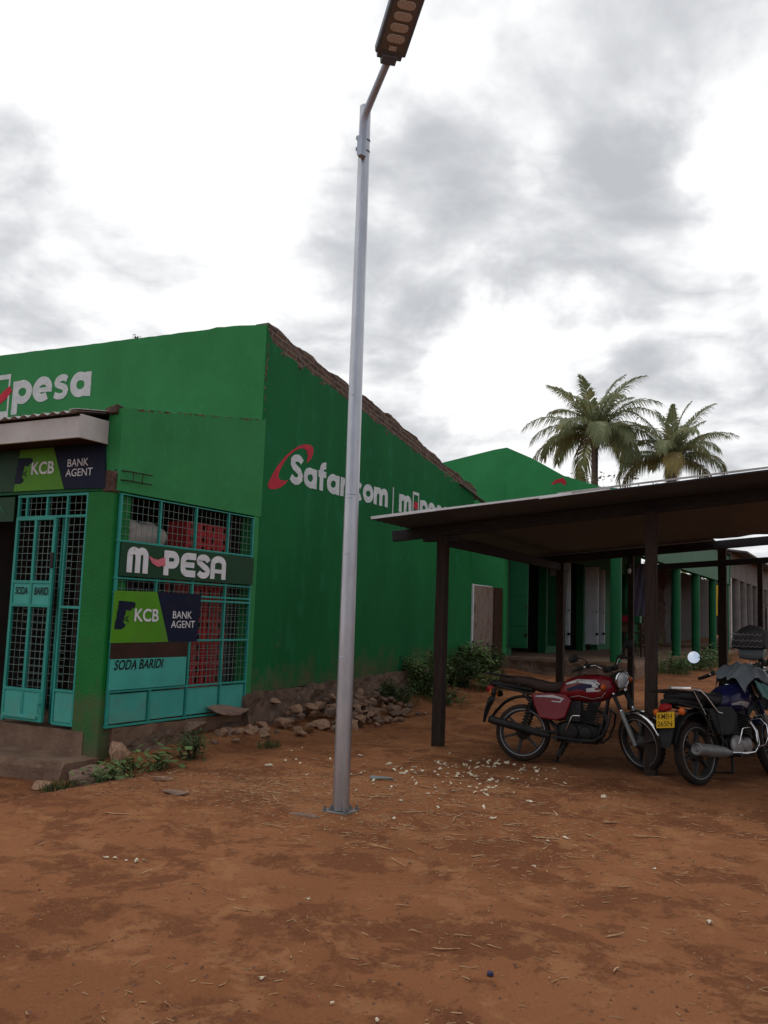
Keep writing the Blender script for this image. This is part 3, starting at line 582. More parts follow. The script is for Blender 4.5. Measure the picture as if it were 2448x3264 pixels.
# side window: teal frame, wire mesh, lower panels
mb = MB(); X0, X1 = -7.082, -7.045
for y in (7.02, 7.63, 8.24, 8.85, 9.352): mb.box(X0, X1, y - .013, y + .013, .30, 2.73)
for z, ya, yb in ((2.735, 7.0, 9.37), (2.235, 7.0, 9.37), (1.84, 7.0, 9.37), (1.685, 7.0, 9.37), (1.635, 8.2, 9.37), (1.17, 7.0, 9.37), (.645, 7.0, 9.37), (.285, 7.0, 9.37)):
    mb.box(X0 - .002, X1 + .002, ya, yb, z - (.011 if z < 2.7 else .006), z + (.011 if z < 2.7 else .006))
win = part('window', mb, 'teal', shop, bevel=.003)
mb = MB(); wires_yz(mb, -7.072, 7.04, 9.34, .66, 2.72); part('wire_mesh', mb, 'wire', win)
mb = MB(); wires_yz(mb, -7.20, 7.04, 9.34, .66, 1.75, .075, .0024); part('wire_mesh', mb, 'wire', win)
for i, (a, b) in enumerate(((7.04, 7.61), (7.65, 8.22), (8.26, 8.83), (8.87, 9.335))):
    mb = MB(); mb.box(-7.074, -7.062, a + .012, b - .012, .312, .618); part('lower_panel', mb, 'teal_light', win, bevel=.003)
mb = MB(); mb.box(-7.044, -7.034, 7.0, 8.185, .662, .985); sp = part('upper_panel', mb, 'teal_light', win, bevel=.003)
type_text('lettering', 'SODA BARIDI', SIDE(7.05, .872, .047), .75, .105, 'black_paint', win, bold=.018, shear=.25)
mb = MB(); mb.box(-7.052, -7.040, 7.0, 8.20, .987, 1.152); part('board', mb, 'brown_board', win)
# front grille, door
mb = MB(); Y0, Y1 = 6.955, 6.99
for x in (-7.497, -7.80): mb.box(x - .013, x + .013, Y0, Y1, .27, 2.75)
for x in (-8.12, -8.45): mb.box(x - .013, x + .013, Y0, Y1, 2.515, 2.75)
mb.box(-8.60, -8.565, Y0, Y1, .24, 2.75)
for z, xa in ((2.745, -8.6), (2.505, -8.6), (1.51, -7.8), (.62, -7.8), (.27, -7.8)): mb.box(xa, -7.482, Y0 - .002, Y1 + .002, z - .014, z + .014)
for x in (-8.45, -8.15, -8.0): mb.box(x - .015, x + .015, 7.10, 7.13, .24, 2.5)
fg = part('front_grille', mb, 'teal', shop, bevel=.003)
mb = MB(); wires_xz(mb, 6.975, -7.78, -7.51, .64, 2.73, .08); wires_xz(mb, 6.975, -8.56, -7.82, 2.52, 2.74, .08); wires_xz(mb, 7.12, -8.55, -7.85, .3, 2.5, .08, .0024); part('wire_mesh', mb, 'wire', fg)
mb = MB(); mb.box(-7.78, -7.515, 6.965, 6.977, .288, .603); part('lower_panel', mb, 'teal_light', fg, bevel=.003)
mb = MB(); D0, D1 = 6.905, 6.94
for x in (-8.525, -8.22, -7.915): mb.box(x - .019, x + .019, D0, D1, .27, 2.49)
for z in (2.478, 1.775, 1.515, .60, .285): mb.box(-8.54, -7.9, D0 - .002, D1 + .002, z - .016, z + .016)
dr = part('grille_door', mb, 'teal', shop, bevel=.004)
mb = MB(); wires_xz(mb, 6.925, -8.5, -7.93, .62, 1.5, .08); wires_xz(mb, 6.925, -8.5, -7.93, 1.79, 2.47, .08); part('wire_mesh', mb, 'wire', dr)
mb = MB(); mb.box(-8.505, -8.24, 6.915, 6.925, 1.53, 1.76); mb.box(-8.2, -7.935, 6.915, 6.925, 1.53, 1.76); part('name_panel', mb, 'teal_light', dr, bevel=.003)
mb = MB(); mb.box(-8.505, -7.935, 6.912, 6.924, .302, .583); mb.box(-8.5, -7.97, 6.885, 6.912, .30, .335); part('kick_panel', mb, 'teal_light', dr, bevel=.004)
type_text('lettering', 'SODA', FRONT(-8.47, 1.635, 6.911), .20, .085, 'black_paint', dr, bold=.018, shear=.15)
type_text('lettering', 'BARIDI', FRONT(-8.165, 1.635, 6.911), .24, .085, 'black_paint', dr, bold=.018, shear=.15)
mb = MB(); mb.tube([(-7.93, 6.895, .56), (-7.93, 6.88, .56), (-7.93, 6.88, .36), (-7.93, 6.895, .36)], .006, 6); mb.box(-7.96, -7.92, 6.89, 6.904, .45, .47); part('bolt', mb, 'teal', dr)
mb = MB(); mb.box(-7.935, -7.885, 6.89, 6.904, 1.93, 2.1); part('lock_case', mb, 'black_steel', dr, bevel=.004)
# inside
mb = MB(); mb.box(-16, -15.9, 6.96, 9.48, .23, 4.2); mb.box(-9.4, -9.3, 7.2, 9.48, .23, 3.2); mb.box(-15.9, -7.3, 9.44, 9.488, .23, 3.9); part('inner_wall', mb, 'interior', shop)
mb = MB(); mb.box(-16, -7.3, 7.16, 9.43, 2.86, 2.9); part('ceiling', mb, 'interior', shop)
# painted words and marks
mb = MB(); letters(mb, 'pesa', FRONT(-12.06, 4.675, 9.489), .385, .315, fit=1.77); part('painted_lettering', mb.wobble(.014, 1), 'white_paint', shop); mb = MB(); letters(mb, 'm', FRONT(-13.35, 4.675, 9.489), .385, .315, fit=.65); part('painted_lettering', mb, 'white_paint', shop)
mb = MB(); fr = FRONT(0, 0, 9.489)
ribbon(mb, [(-12.155, 4.45), (-12.155, 5.19)], .036, fr); ribbon(mb, [(-12.585, 4.45), (-12.585, 5.19)], .036, fr); ribbon(mb, [(-12.6, 5.15), (-12.14, 5.15)], .08, fr, .0014); ribbon(mb, [(-12.6, 4.515), (-12.14, 4.515)], .135, fr, .0018)
part('painted_phone_outline', mb, 'white_paint', shop)
mb = MB(); ribbon(mb, [(-12.64, 4.92), (-12.5, 4.80), (-12.36, 4.78), (-12.22, 4.87), (-12.11, 4.945)], [.03, .09, .13, .15, .11], fr, .0022); part('painted_swoosh', mb, 'red_paint', shop)
mb = MB(); letters(mb, 'Safaricom', SIDE(10.14, 3.315), .285, .31, fit=2.90); part('painted_lettering', mb.wobble(.014, 0), 'white_paint', shop); mb = MB(); letters(mb, 'm', SIDE(13.41, 3.30), .30, .31, fit=.50); part('painted_lettering', mb.wobble(.014, 0), 'white_paint', shop); mb = MB(); letters(mb, 'pesa', SIDE(14.22, 3.33), .27, .31, fit=1.28); part('painted_lettering', mb.wobble(.014, 0), 'white_paint', shop)
mb = MB(); fr = SIDE(0, 0)
ribbon(mb, [(13.20, 3.12), (13.20, 3.68)], .028, fr); part('painted_bar', mb, 'white_paint', shop); mb = MB(); ribbon(mb, [(13.945, 3.12), (13.945, 3.71)], .03, fr); ribbon(mb, [(14.155, 3.12), (14.155, 3.71)], .03, fr); ribbon(mb, [(13.93, 3.685), (14.17, 3.685)], .05, fr, .0015)
part('painted_phone_outline', mb, 'white_paint', shop)
mb = MB(); mb.prism([(-7.0795, 14.06 + .085 * math.cos(a * PI / 12), 3.475 + .07 * math.sin(a * PI / 12)) for a in range(24)], (.005, 0, 0)); part('painted_dot', mb, 'red_paint', shop)
cres = [(450, 245), (475, 215), (487, 180), (485, 145), (465, 126), (430, 121), (390, 130), (345, 155), (300, 195), (260, 245), (225, 310), (206, 360), (202, 388), (215, 403), (240, 406), (275, 398), (305, 378), (327, 350), (300, 353), (275, 345), (262, 325), (268, 290), (290, 240), (320, 195), (360, 160), (400, 145), (430, 150), (447, 165), (454, 195)]
pts = [(interp([(200, 9.65), (240, 9.80), (325, 10.11), (340, 10.17), (390, 10.34), (430, 10.48), (487, 10.72)], a), 1.55 + (1190 - b) * (.00207 + (a - 240) * 7.5e-7)) for a, b in cres]
mb = MB(); mb.prism([(-7.0795, a, b) for a, b in pts], (.004, 0, 0)); part('painted_crescent', mb, 'red_paint', shop)

# ------------------------------------------------------------------ sign boards hung on the shop
def emblem(mb, to):
    a = [(195, 272), (300, 277), (430, 285), (462, 302), (460, 352), (442, 386), (412, 382), (405, 412), (372, 428), (335, 414), (308, 432), (312, 480), (286, 540), (280, 590), (296, 635), (322, 650), (310, 690), (265, 725), (152, 725), (160, 600), (180, 520), (172, 465), (188, 420)]
    mb.prism([to(*p) for p in a], to.n * .004)
    for p, r in (((318, 560), 26),):
        ribbon(mb, [(p[0] + r * math.cos(k * PI / 6), p[1] + r * math.sin(k * PI / 6)) for k in range(13)], 9, to.fr, 0, .004)
    ribbon(mb, [(332, 540), (372, 508)], 10, to.fr, .0002, .004); ribbon(mb, [(332, 572), (372, 606)], 10, to.fr, .0004, .004)
class Map:
    def __init__(s, fr, a, b, c, d): s.fr = frame(fr[0], fr[1] * a, fr[2] * b, fr[3]); s.n = fr[3]; s.c = c; s.d = d; s.fr = frame(fr[0] + fr[1] * c + fr[2] * d, fr[1] * a, fr[2] * b, fr[3])
    def __call__(s, x, y): return s.fr[0] + s.fr[1] * x + s.fr[2] * y
sg = thing('bank_sign', 'slanted two-tone lime and navy bank agent board wired across the teal side window', 'sign', (-7.04, 7.7, 1.43))
z0, z1 = 1.155, 1.712
def slab(poly, m_, name, d=.03, th=.014): 
    mb = MB(); mb.prism([(-7.08 + d, a, b) for a, b in poly], (th, 0, 0)); return part(name, mb, m_, sg)
slab([(6.985, z0), (7.862, z0 + .004), (7.632, z1 + .002), (7.0, z1 - .008)], 'lime', 'lime_panel'); slab([(7.864, z0 + .004), (8.352, z0 + .004), (8.385, z1), (7.634, z1 + .002)], 'navy', 'navy_panel')
fr = SIDE(0, 0, .045); mpz = Map(fr, .00091, -.00066, 7.055 - 190 * .00091, 1.60 + 272 * .00066)
mb = MB(); emblem(mb, mpz); part('emblem', mb, 'navy', sg)
type_text('lettering', 'KCB', SIDE(7.30, 1.382, .046), .375, .142, 'white_sign', sg, bold=.02)
type_text('lettering', 'BANK', SIDE(7.905, 1.424, .046), .325, .083, 'white_sign', sg, bold=.004); type_text('lettering', 'AGENT', SIDE(7.885, 1.316, .046), .405, .083, 'white_sign', sg, bold=.004)
sg = thing('bank_sign', 'shaded lime and navy bank agent board above the grille door under the awning', 'sign', (-7.9, 6.94, 3.0))
def slab2(poly, m_, name):
    mb = MB(); mb.prism([(a, 6.945, b) for a, b in poly], (0, -.014, 0)); return part(name, mb, m_, sg)
slab2([(-8.66, 2.805), (-7.845, 2.805), (-8.055, 3.285), (-8.60, 3.285)], 'lime', 'lime_panel'); slab2([(-7.843, 2.805), (-7.212, 2.795), (-7.27, 3.285), (-8.053, 3.285)], 'navy', 'navy_panel'); slab2([(-10.5, 2.805), (-8.662, 2.805), (-8.602, 3.285), (-10.5, 3.285)], 'sign_green', 'green_panel')
fr = frame((0, 6.93, 0), (1, 0, 0), (0, 0, 1), (0, -1, 0)); mpz = Map(fr, .00088, -.00066, -8.62 - 190 * .00088, 3.19 + 272 * .00066)
mb = MB(); emblem(mb, mpz); part('emblem', mb, 'navy', sg)
type_text('lettering', 'KCB', FRONT(-8.385, 2.985, 6.9295), .365, .145, 'white_sign', sg, bold=.02)
type_text('lettering', 'BANK', FRONT(-7.81, 3.05, 6.9295), .32, .085, 'white_sign', sg, bold=.004); type_text('lettering', 'AGENT', FRONT(-7.83, 2.94, 6.9295), .41, .085, 'white_sign', sg, bold=.004)
sg = thing('money_agent_sign', 'long dark green board with rounded white capitals and a pink swoosh across the side window', 'sign', (-7.04, 8.2, 2.04))
mb = MB(); mb.prism([(-7.042, a, b) for a, b in ((7.03, 1.862), (9.362, 1.868), (9.372, 2.215), (7.035, 2.228))], (.016, 0, 0)); part('board', mb, 'sign_green', sg, bevel=.002)
fr = SIDE(0, 0, .0545); mb = MB(); w = .078; b0 = 1.905; t0 = 2.185
ribbon(mb, [(7.165, b0)] + [(7.165 + .0 * i, 2.09) for i in range(1)] + arc(7.225, 2.09, .06, .055, 180, 0, 10) + [(7.285, b0)], w, fr)
ribbon(mb, [(7.285, b0)] + arc(7.345, 2.09, .06, .055, 180, 0, 10) + [(7.405, b0)], w, fr, .0014)
ribbon(mb, [(7.735, b0), (7.735, t0)], w, fr); ribbon(mb, [(7.72, t0 - .039)] + arc(7.83, 2.085, .075, .061, 90, -90, 12) + [(7.72, 2.024)], w, fr, .0014)
ribbon(mb, [(8.235, t0 - .039), (8.10, t0 - .039)] + arc(8.10, 2.085, .085, .061, 90, 180, 6) + arc(8.10, 2.005, .085, .061, 180, 270, 6) + [(8.235, b0 + .039)], w, fr); ribbon(mb, [(8.0, 2.045), (8.21, 2.045)], w * .8, fr, .0014)
ribbon(mb, [(8.465, 2.105)] + arc(8.375, 2.105, .085, .045, 20, 200, 10) + arc(8.375, 1.985, .085, .05, 70, -160, 12), w * .92, fr)
ribbon(mb, [(8.55, b0), (8.55, 2.085)] + arc(8.655, 2.085, .105, .062, 180, 0, 12) + [(8.76, b0)], w, fr); ribbon(mb, [(8.55, 2.0), (8.76, 2.0)], w * .6, fr, .0014)
part('lettering', mb, 'white_sign', sg)
mb = MB(); ribbon(mb, [(7.455, 2.095), (7.52, 2.05), (7.60, 2.03), (7.67, 2.05), (7.715, 2.055)], [.01, .055, .075, .085, .10], fr, .002); part('swoosh', mb, 'pink_red', sg)
sg = thing('door_head_sign', 'faded pale green board over the dark doorway', 'sign', (-9.2, 6.93, 2.6))
mb = MB(); mb.box(-10.6, -8.62, 6.925, 6.94, 2.46, 2.74); part('board', mb, 'sign_green', sg); type_text('lettering', 'PESA', FRONT(-9.5, 2.55, 6.924), .75, .12, 'door_green', sg, bold=.01)

# ------------------------------------------------------------------ goods inside the window
def crate(name, label, loc):
    r = thing(name, label, 'crate', loc, 0, 'red soda crates behind the window')
    mb = MB(); w, d, h = .20, .15, .26                       # long side along y
    for xs in (d, -d + .012):
        for z0, z1 in ((0, .03), (.10, .165), (.235, .26)): mb.box(xs - .012, xs, -w, w, z0, z1)
        for y, y1 in ((-w, -.135), (-.085, -.02), (.02, .085), (.135, w)):
            for z0, z1 in ((.0301, .0999), (.1651, .2349)): mb.box(xs - .012, xs, y, y1, z0, z1)
    mb.box(-d + .0121, d - .0121, -w, -w + .012, 0, .26); mb.box(-d + .0121, d - .0121, w - .012, w, 0, .26)
    for y in (-w, -.02, w - .04): mb.box(d + .0001, d + .012, y, y + .04, .002, .258)
    part('body', mb, 'crate', r, bevel=0, local=None)
    mb = MB(); mb.box(-d + .02, d - .02, -w + .02, w - .02, .004, .24); part('bottles', mb, 'crate_in', r)
    return r
c0 = None; names = {0: 'bottom', 8: 'topmost'}
for col_, y in enumerate((8.47, 8.89)):
    for k in range(9):
        loc = (-7.36 - .02 * col_, y + rr.uniform(-.012, .012), .225 + .262 * k)
        if c0 is None:
            c0 = r = crate('soda_crate', 'red soda crate', (0, 0, 0))
        else: r = copy_tree(c0)
        r.location = loc
        side = 'nearer' if col_ == 0 else 'farther'
        if k == 8: lab = f'red soda crate on top of the {side} stack, above the long green sign'
        elif k == 0: lab = f'red soda crate at the bottom of the {side} stack behind the teal window panels'
        else: lab = f'red soda crate number {k + 1} from the bottom of the {side} stack behind the wire window'
        lab = lab.replace('number 2 from', 'second from').replace('number 3 from', 'third from').replace('number 4 from', 'fourth from').replace('number 5 from', 'fifth from').replace('number 6 from', 'sixth from').replace('number 7 from', 'seventh from').replace('number 8 from', 'eighth from')
        r['label'] = lab
sk = thing('goods_sack', 'pale printed plastic sack slumped on a shelf behind the window mesh', 'sack', (-7.4, 7.55, 2.24))
mb = MB(); mb.ball((-7.33, 7.5, 2.34), .19, .5, .19, 32, 16); mb.jitter(.07, 4).jitter(.03, 11); part('sack_body', mb, 'sack', sk)
mb = MB()
for y in (7.28, 7.5, 7.72): mb.ball((-7.185, y, 2.36), .02, .035, .03, 8, 5)
part('printed_mark', mb, 'sack_hole', sk)
sh = thing('goods_shelf', 'brown timber shelf holding a sack and cartons behind the window', 'shelf', (-7.5, 7.6, .25))
mb = MB(); mb.box(-7.75, -7.22, 7.1, 8.15, 2.16, 2.2); mb.box(-7.75, -7.22, 7.1, 8.15, 1.35, 1.38); mb.box(-7.75, -7.22, 7.1, 8.15, .7, .73)
part('board', mb, 'wood_dark', sh)
mb = MB(); mb.box(-7.74, -7.70, 7.12, 7.16, .225, 2.158); mb.box(-7.74, -7.70, 8.09, 8.13, .225, 2.158); mb.box(-7.27, -7.23, 8.09, 8.13, .225, 2.158); part('post', mb, 'wood_dark', sh)
for i, (y, z, w_, h_) in enumerate(((7.35, 1.382, .16, .3), (7.78, 1.382, .2, .24), (7.45, .732, .2, .3))):
    o = part('carton', MB().box(-7.6, -7.3, y - w_, y + w_, z, z + h_), 'card', local=(-7.45, y, z), bevel=.004)
    tag(o, ('tall brown carton on the middle shelf behind the window', 'low brown carton on the middle shelf behind the window', 'brown carton on the lowest shelf behind the window')[i], 'box', 'cartons on the shop shelf')
sh = thing('display_rack', 'dim timber shelving with goods inside the dark shop doorway', 'shelf', (-9.0, 9.2, .22))
mb = MB()
for z in (.6, 1.1, 1.6, 2.1): mb.box(-9.28, -8.5, 9.05, 9.42, z, z + .03)
part('board', mb, 'wood_dark', sh)
mb = MB()
for z in (.632, 1.132, 1.632):
    mb = MB(); [mb.box(-9.24 + .13 * k, -9.11 + .13 * k, 9.1, 9.35, z, z + .15 + .1 * rr.random()) for k in range(5)]; part('goods', mb, 'shoe_cloth', sh)
# ------------------------------------------------------------------ second green building beyond the gap
b2 = thing('veranda_building', 'farther green building with peaked gable wall, veranda on green columns and open steel doors', 'building', (-7.08, 18.4, .75))
mb = MB()
mb.prism([(-16, 18.4, .2), (-7.06, 18.4, .2), (-7.06, 18.4, 5.30), (-7.35, 18.4, 5.27), (-8.57, 18.4, 5.05), (-12, 18.4, 4.4), (-16, 18.4, 3.7)], (0, .2, 0))
part('gable_wall', mb, 'green_far', b2)
mb = MB(); mb.prism([(-7.059, 18.4, 4.45), (-5.0, 18.4, 4.25), (-4.45, 18.4, 4.2), (-4.45, 18.4, 4.285), (-4.96, 18.4, 4.345), (-5.78, 18.4, 4.62), (-6.5, 18.4, 5.04), (-7.059, 18.4, 5.30)], (0, .2, 0))
mb.prism([(-7.059, 18.37, 3.12), (-4.45, 18.37, 3.12), (-4.45, 18.37, 4.275), (-7.059, 18.37, 4.535)], (0, .029, 0))
part('veranda_gable', mb, 'green_far', b2)
mb = MB(); mb.box(-4.62, -4.42, 18.58, 33.2, 3.0, 3.95)
for a, b in ((18.6, 18.75), (33.0, 33.2)): mb.box(-4.66, -4.40, a, b, 2.95, 4.0)
part('fascia_beam', mb, 'green_dark', b2)
mb = MB(); mb.quad((-4.3, 18.61, 4.02), (-4.3, 33.3, 4.02), (-7.1, 33.3, 5.0), (-7.1, 18.62, 5.0)); mb.quad((-7.1, 18.62, 5.0), (-7.1, 33.3, 5.0), (-16, 33.3, 3.7), (-16, 18.62, 3.7)); o = part('roof', mb, 'iron_sheet', b2)
# front wall with door openings
mb = MB(); ops = [(18.95, 21.3), (22.85, 24.5), (24.75, 25.95), (28.3, 29.5)]
y = 18.6
for a, b in ops: mb.box(-7.28, -7.08, y, a, .6, 3.10); y = b
mb.box(-7.28, -7.08, y, 31.5, .6, 3.10); mb.box(-7.28, -7.08, 18.6, 31.5, 3.101, 5.0)
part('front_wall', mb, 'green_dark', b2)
mb = MB(); mb.box(-16, -15.8, 18.6, 33, .3, 3.7); mb.box(-9.6, -9.5, 18.61, 33, .76, 3.6); mb.box(-16, -7.1, 33.0, 33.2, .3, 3.7); mb.box(-9.49, -7.29, 21.9, 22.0, .76, 3.4); mb.box(-9.49, -7.29, 24.58, 24.68, .76, 3.4); part('inner_wall', mb, 'interior', b2)
mb = MB(); ys = [18.36 + .1 * i for i in range(150)]
vs = []
for y in ys:
    e = rr.uniform(-.02, .02); vs += [(-9.5, y, .75), (-4.28 + e, y, .748 + e * .2), (-4.25 + e * 1.5, y, .66), (-4.27 - e, y, .1), (-9.5, y, .1)]
mb.add(vs, [(i * 5 + k, i * 5 + (k + 1) % 5, i * 5 + 5 + (k + 1) % 5, i * 5 + 5 + k) for i in range(len(ys) - 1) for k in range(5)]); mb.add(vs[:5], [(0, 1, 2, 3, 4)]); mb.add(vs[-5:], [(0, 1, 2, 3, 4)])
part('veranda_floor', mb, 'plinth', b2)
mb = MB(); n = 7; xs = [-7.2 + .09 * i for i in range(34)]; vs = []
for x in xs:
    for r_ in range(n):
        t_ = r_ / (n - 1); z = .69 - .6 * t_; d = mnoise.noise_vector(Vector((x * 4, 3, z * 5))) * .09; vs.append((x + d.x, 18.35 - .12 * t_ + d.y - .03, z + d.z * .5))
mb.add(vs, [(i * n + k, i * n + k + 1, (i + 1) * n + k + 1, (i + 1) * n + k) for i in range(len(xs) - 1) for k in range(n - 1)]); part('foundation', mb, 'stone_wall', b2)
for y in (18.55, 21.3, 24.2, 27.1, 30.15, 33.0):
    xc_ = -4.68 if y < 19 else -4.55; mb = MB(); mb.cyl((xc_, y, .74), (xc_, y, 3.0), .115, .115, 20); part('column', mb, 'green_dark', b2)
def leaf_door(name, y, w, m_, z0=.93, z1=3.05, panes=False):
    mb = MB(); mb.box(-7.05, -7.05 + w, y - .02, y + .02, z0, z1); d = part(name, mb, m_, b2, bevel=.004)
    mb = MB(); a, b = -7.05 + .035, -7.05 + w - .035; H = z1 - z0
    for k, (p, q) in enumerate(((.03, .20), (.225, .50), (.525, .74), (.765, .97))):
        mb.box(a, b, y - .028, y - .021, z0 + H * p, z0 + H * q)
    part('door_panel', mb, m_, d, bevel=.006)
    if panes:
        mb = MB(); mb.box(a + .01, b - .03, y - .034, y - .0285, z0 + H * .80, z0 + H * .95); part('pane', mb, 'grey_wall', d)
    mb = MB(); mb.box(b - .02, b + .05, y - .05, y - .021, z0 + H * .12, z0 + H * .15); mb.cyl((b + .01, y - .05, z0 + H * .42), (b + .01, y - .021, z0 + H * .42), .02, n=8); part('bolt', mb, 'black_steel', d)
    return d
leaf_door('door_leaf', 18.72, .42, 'door_green'); leaf_door('door_leaf', 21.36, .26, 'door_green', panes=True)
leaf_door('door_leaf', 22.8, .12, 'door_white'); leaf_door('door_leaf', 24.6, .36, 'door_white'); leaf_door('door_leaf', 26.0, .17, 'door_white')
mb = MB(); rough_strip(mb, [31.1 + .12 * i for i in range(30)], lambda y: .7, lambda y: 3.5, lambda y, t: -6.93 + (.05 if int(t * 99) % 2 else 0), -7.3, .09, 3, rows=26); part('brick_pier', mb, 'brick', b2)
mb = MB(); fr = frame((0, 18.4, 0), (1, 0, 0), (0, 0, 1), (0, -1, 0)); ribbon(mb, [(-6.05, 4.42), (-5.92, 4.50), (-5.80, 4.52), (-5.74, 4.46), (-5.75, 4.40)], [.02, .07, .10, .07, .02], fr, .002); part('painted_crescent', mb, 'red_paint', b2)
rk = thing('goods_rack', 'wooden goods rack with hanging clothes on the far veranda', 'rack', (-5.1, 22.0, .75))
mb = MB()
for x in (-5.4, -4.9):
    for y in (21.8, 22.2): mb.box(x - .02, x + .02, y - .02, y + .02, .75, 1.55)
for z in (1.02, 1.3, 1.52): mb.box(-5.43, -4.87, 21.77, 22.23, z, z + .03)
part('frame', mb, 'gate_wood', rk)
for (x, z, c_) in ((-5.3, 1.335, 'card'), (-5.05, 1.555, 'door_green'), (-5.28, 1.555, 'red_cloth')):
    part('goods', MB().box(x - .1, x + .1, 21.88, 22.1, z, z + .17), c_, rk, bevel=.01)
cl = thing('hanging_cloth', 'mauve and green clothes hanging from the far veranda beam', 'clothes', (-5.2, 22.5, 2.8))
for i, (x, c_) in enumerate(((-5.35, 'door_green'), (-5.16, 'blue_cloth'), (-5.02, 'blue_cloth'))):
    vs = []
    for k in range(9):
        for j in range(5): vs.append((x - .1 + .05 * j, 22.5 + .03 * math.sin(j * 2 + k), 3.0 - k * .16))
    part('garment', MB().add(vs, [(k * 5 + j, k * 5 + j + 1, k * 5 + 6 + j, k * 5 + 5 + j) for k in range(8) for j in range(4)], True), c_, cl)
rc = thing('hanging_cloth', 'long red cloth hanging against the grey corrugated wall', 'cloth', (-6.95, 37.3, 2.0))
vs = [(-6.98 + .04 * math.sin(j * 2.2), 36.6 + .16 * j, 2.35 - .28 * k - (.5 if j > 2 else 0) * (k == 0)) for k in range(6) for j in range(6)]
part('cloth', MB().add(vs, [(k * 6 + j, k * 6 + j + 1, k * 6 + 7 + j, k * 6 + 6 + j) for k in range(5) for j in range(5)], True), 'red_cloth', rc)

# the gate between the two green buildings
gt = thing('metal_gate', 'rusty iron sheet gate closing the gap beside the green side wall', 'gate', (-7.12, 17.4, .45))
vs = []; ys = np.arange(16.70, 17.86, .019)
for y in ys: w_ = .012 * math.sin(y * 2 * PI / .105); vs += [(-7.10 + w_, y, .42), (-7.10 + w_, y, 2.20)]
part('sheet', MB().add(vs, [(2 * i, 2 * i + 2, 2 * i + 3, 2 * i + 1) for i in range(len(ys) - 1)], True), 'rust_gate', gt)
mb = MB(); mb.box(-7.16, -7.05, 16.665, 16.715, .4, 2.22); mb.box(-7.17, -7.12, 16.72, 17.86, 2.16, 2.22); part('frame', mb, 'white_paint', gt, bevel=.004)
mb = MB(); mb.box(-7.15, -7.06, 17.86, 18.33, .4, 2.2); part('board', mb.jitter(.008, 4), 'gate_wood', gt)

# ------------------------------------------------------------------ grey colonnade building
b3 = thing('grey_building', 'grey rendered building with a colonnade of thick round columns beyond the green one', 'building', (-7.08, 38, .9))
mb = MB(); ys = np.arange(34.3, 46, .05); vs = []
for y in ys: w_ = .02 * math.sin(y * 2 * PI / .22); vs += [(-7.08 + w_, y, .7), (-7.08 + w_, y, 3.7)]
mb.add(vs, [(2 * i, 2 * i + 2, 2 * i + 3, 2 * i + 1) for i in range(len(ys) - 1)], True); part('corrugated_wall', mb, 'corr_grey', b3)
mb = MB(); mb.box(-9.6, -9.45, 34.2, 46, .5, 3.6); mb.box(-9.45, -7.1, 34.2, 34.35, .5, 3.6); mb.box(-9.45, -7.1, 45.85, 46, .5, 3.6); part('wall', mb, 'grey_wall', b3)
mb = MB(); mb.box(-4.68, -4.40, 33.35, 45.6, 3.25, 4.15); part('beam', mb, 'grey_wall', b3, bevel=.02)
mb = MB(); mb.box(-9.6, -4.3, 33.3, 46, .3, .84); part('veranda_floor', mb, 'plinth', b3)
mb = MB(); mb.box(-4.66, -4.42, 33.4, 33.62, .84, 3.25); part('pier', mb, 'fascia', b3, bevel=.01)
for y in (35.3, 37.2, 39.1, 41.3, 43.4, 45.3): part('column', MB().cyl((-4.54, y, .84), (-4.54, y, 3.25), .19, .18, 20), 'grey_wall', b3)
mb = MB(); mb.bar((-3.85, 39.6, 4.12), (-9.6, 39.6, 4.9), 12.9, .06, (0, 0, 1)); o = part('roof', mb, 'corr_grey', b3)

# ------------------------------------------------------------------ motorcycle shelter
sh = thing('parking_shelter', 'open shelter with dark timber posts and a tilted iron sheet roof over the motorcycles', 'shelter', (-3.0, 12.0, 0))
RZ = lambda x, y: 2.655 + (x + 5.08) * .0875 - (y - 9.1) * .008
mb = MB(); xs = list(np.arange(-5.12, 6.0, .03)); ysr = [9.07, 9.1, 10.6, 12.2, 13.8, 15.3]; vs = []  # sheet runs on out of view to the right, lengthened to darken below
for x in xs:
    for y in ysr:
        yy = y
        if y > 15 and x > -2.15: yy = 14.35 + .03 * math.sin(x * 9)
        if y > 15 and -2.3 < x <= -2.15: yy = 14.9
        vs.append((x, yy, RZ(x, yy) + .010 * math.sin(yy * 2 * PI / .15) + .004 * math.sin(x * 2.1 + yy)))
ysr2 = None
nY = len(ysr); mb.add(vs, [(i * nY + k, (i + 1) * nY + k, (i + 1) * nY + k + 1, i * nY + k + 1) for i in range(len(xs) - 1) for k in range(nY - 1)], True)
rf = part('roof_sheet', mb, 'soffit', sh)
sol = rf.modifiers.new('solid', 'SOLIDIFY'); sol.thickness = .006; sol.offset = 1
mb = MB(); vs = []; ys = np.arange(9.05, 15.25, .0188)
for y in ys:
    for x in (-5.16, -5.05): vs.append((x, y, RZ(x, y) + .004 + .011 * math.sin(y * 2 * PI / .15)))
mb.add(vs, [(2 * i, 2 * i + 2, 2 * i + 3, 2 * i + 1) for i in range(len(ys) - 1)], True); part('sheet_edge', mb, 'soffit', rf)
mb = MB(); mb.bar((-5.14, 9.058, RZ(-5.14, 9.06) + .012), (-4.3, 9.058, RZ(-4.3, 9.06) + .016), .012, .032); mb.bar((-4.29, 9.058, RZ(-4.29, 9.06) + .012), (-2.75, 9.058, RZ(-2.75, 9.06) + .012), .012, .022); mb.bar((-3.1, 9.045, RZ(-3.1, 9.0) - .004), (-2.35, 9.045, RZ(-2.35, 9.0) + .004), .012, .016); part('edge_strip', mb, 'white_sign', rf)
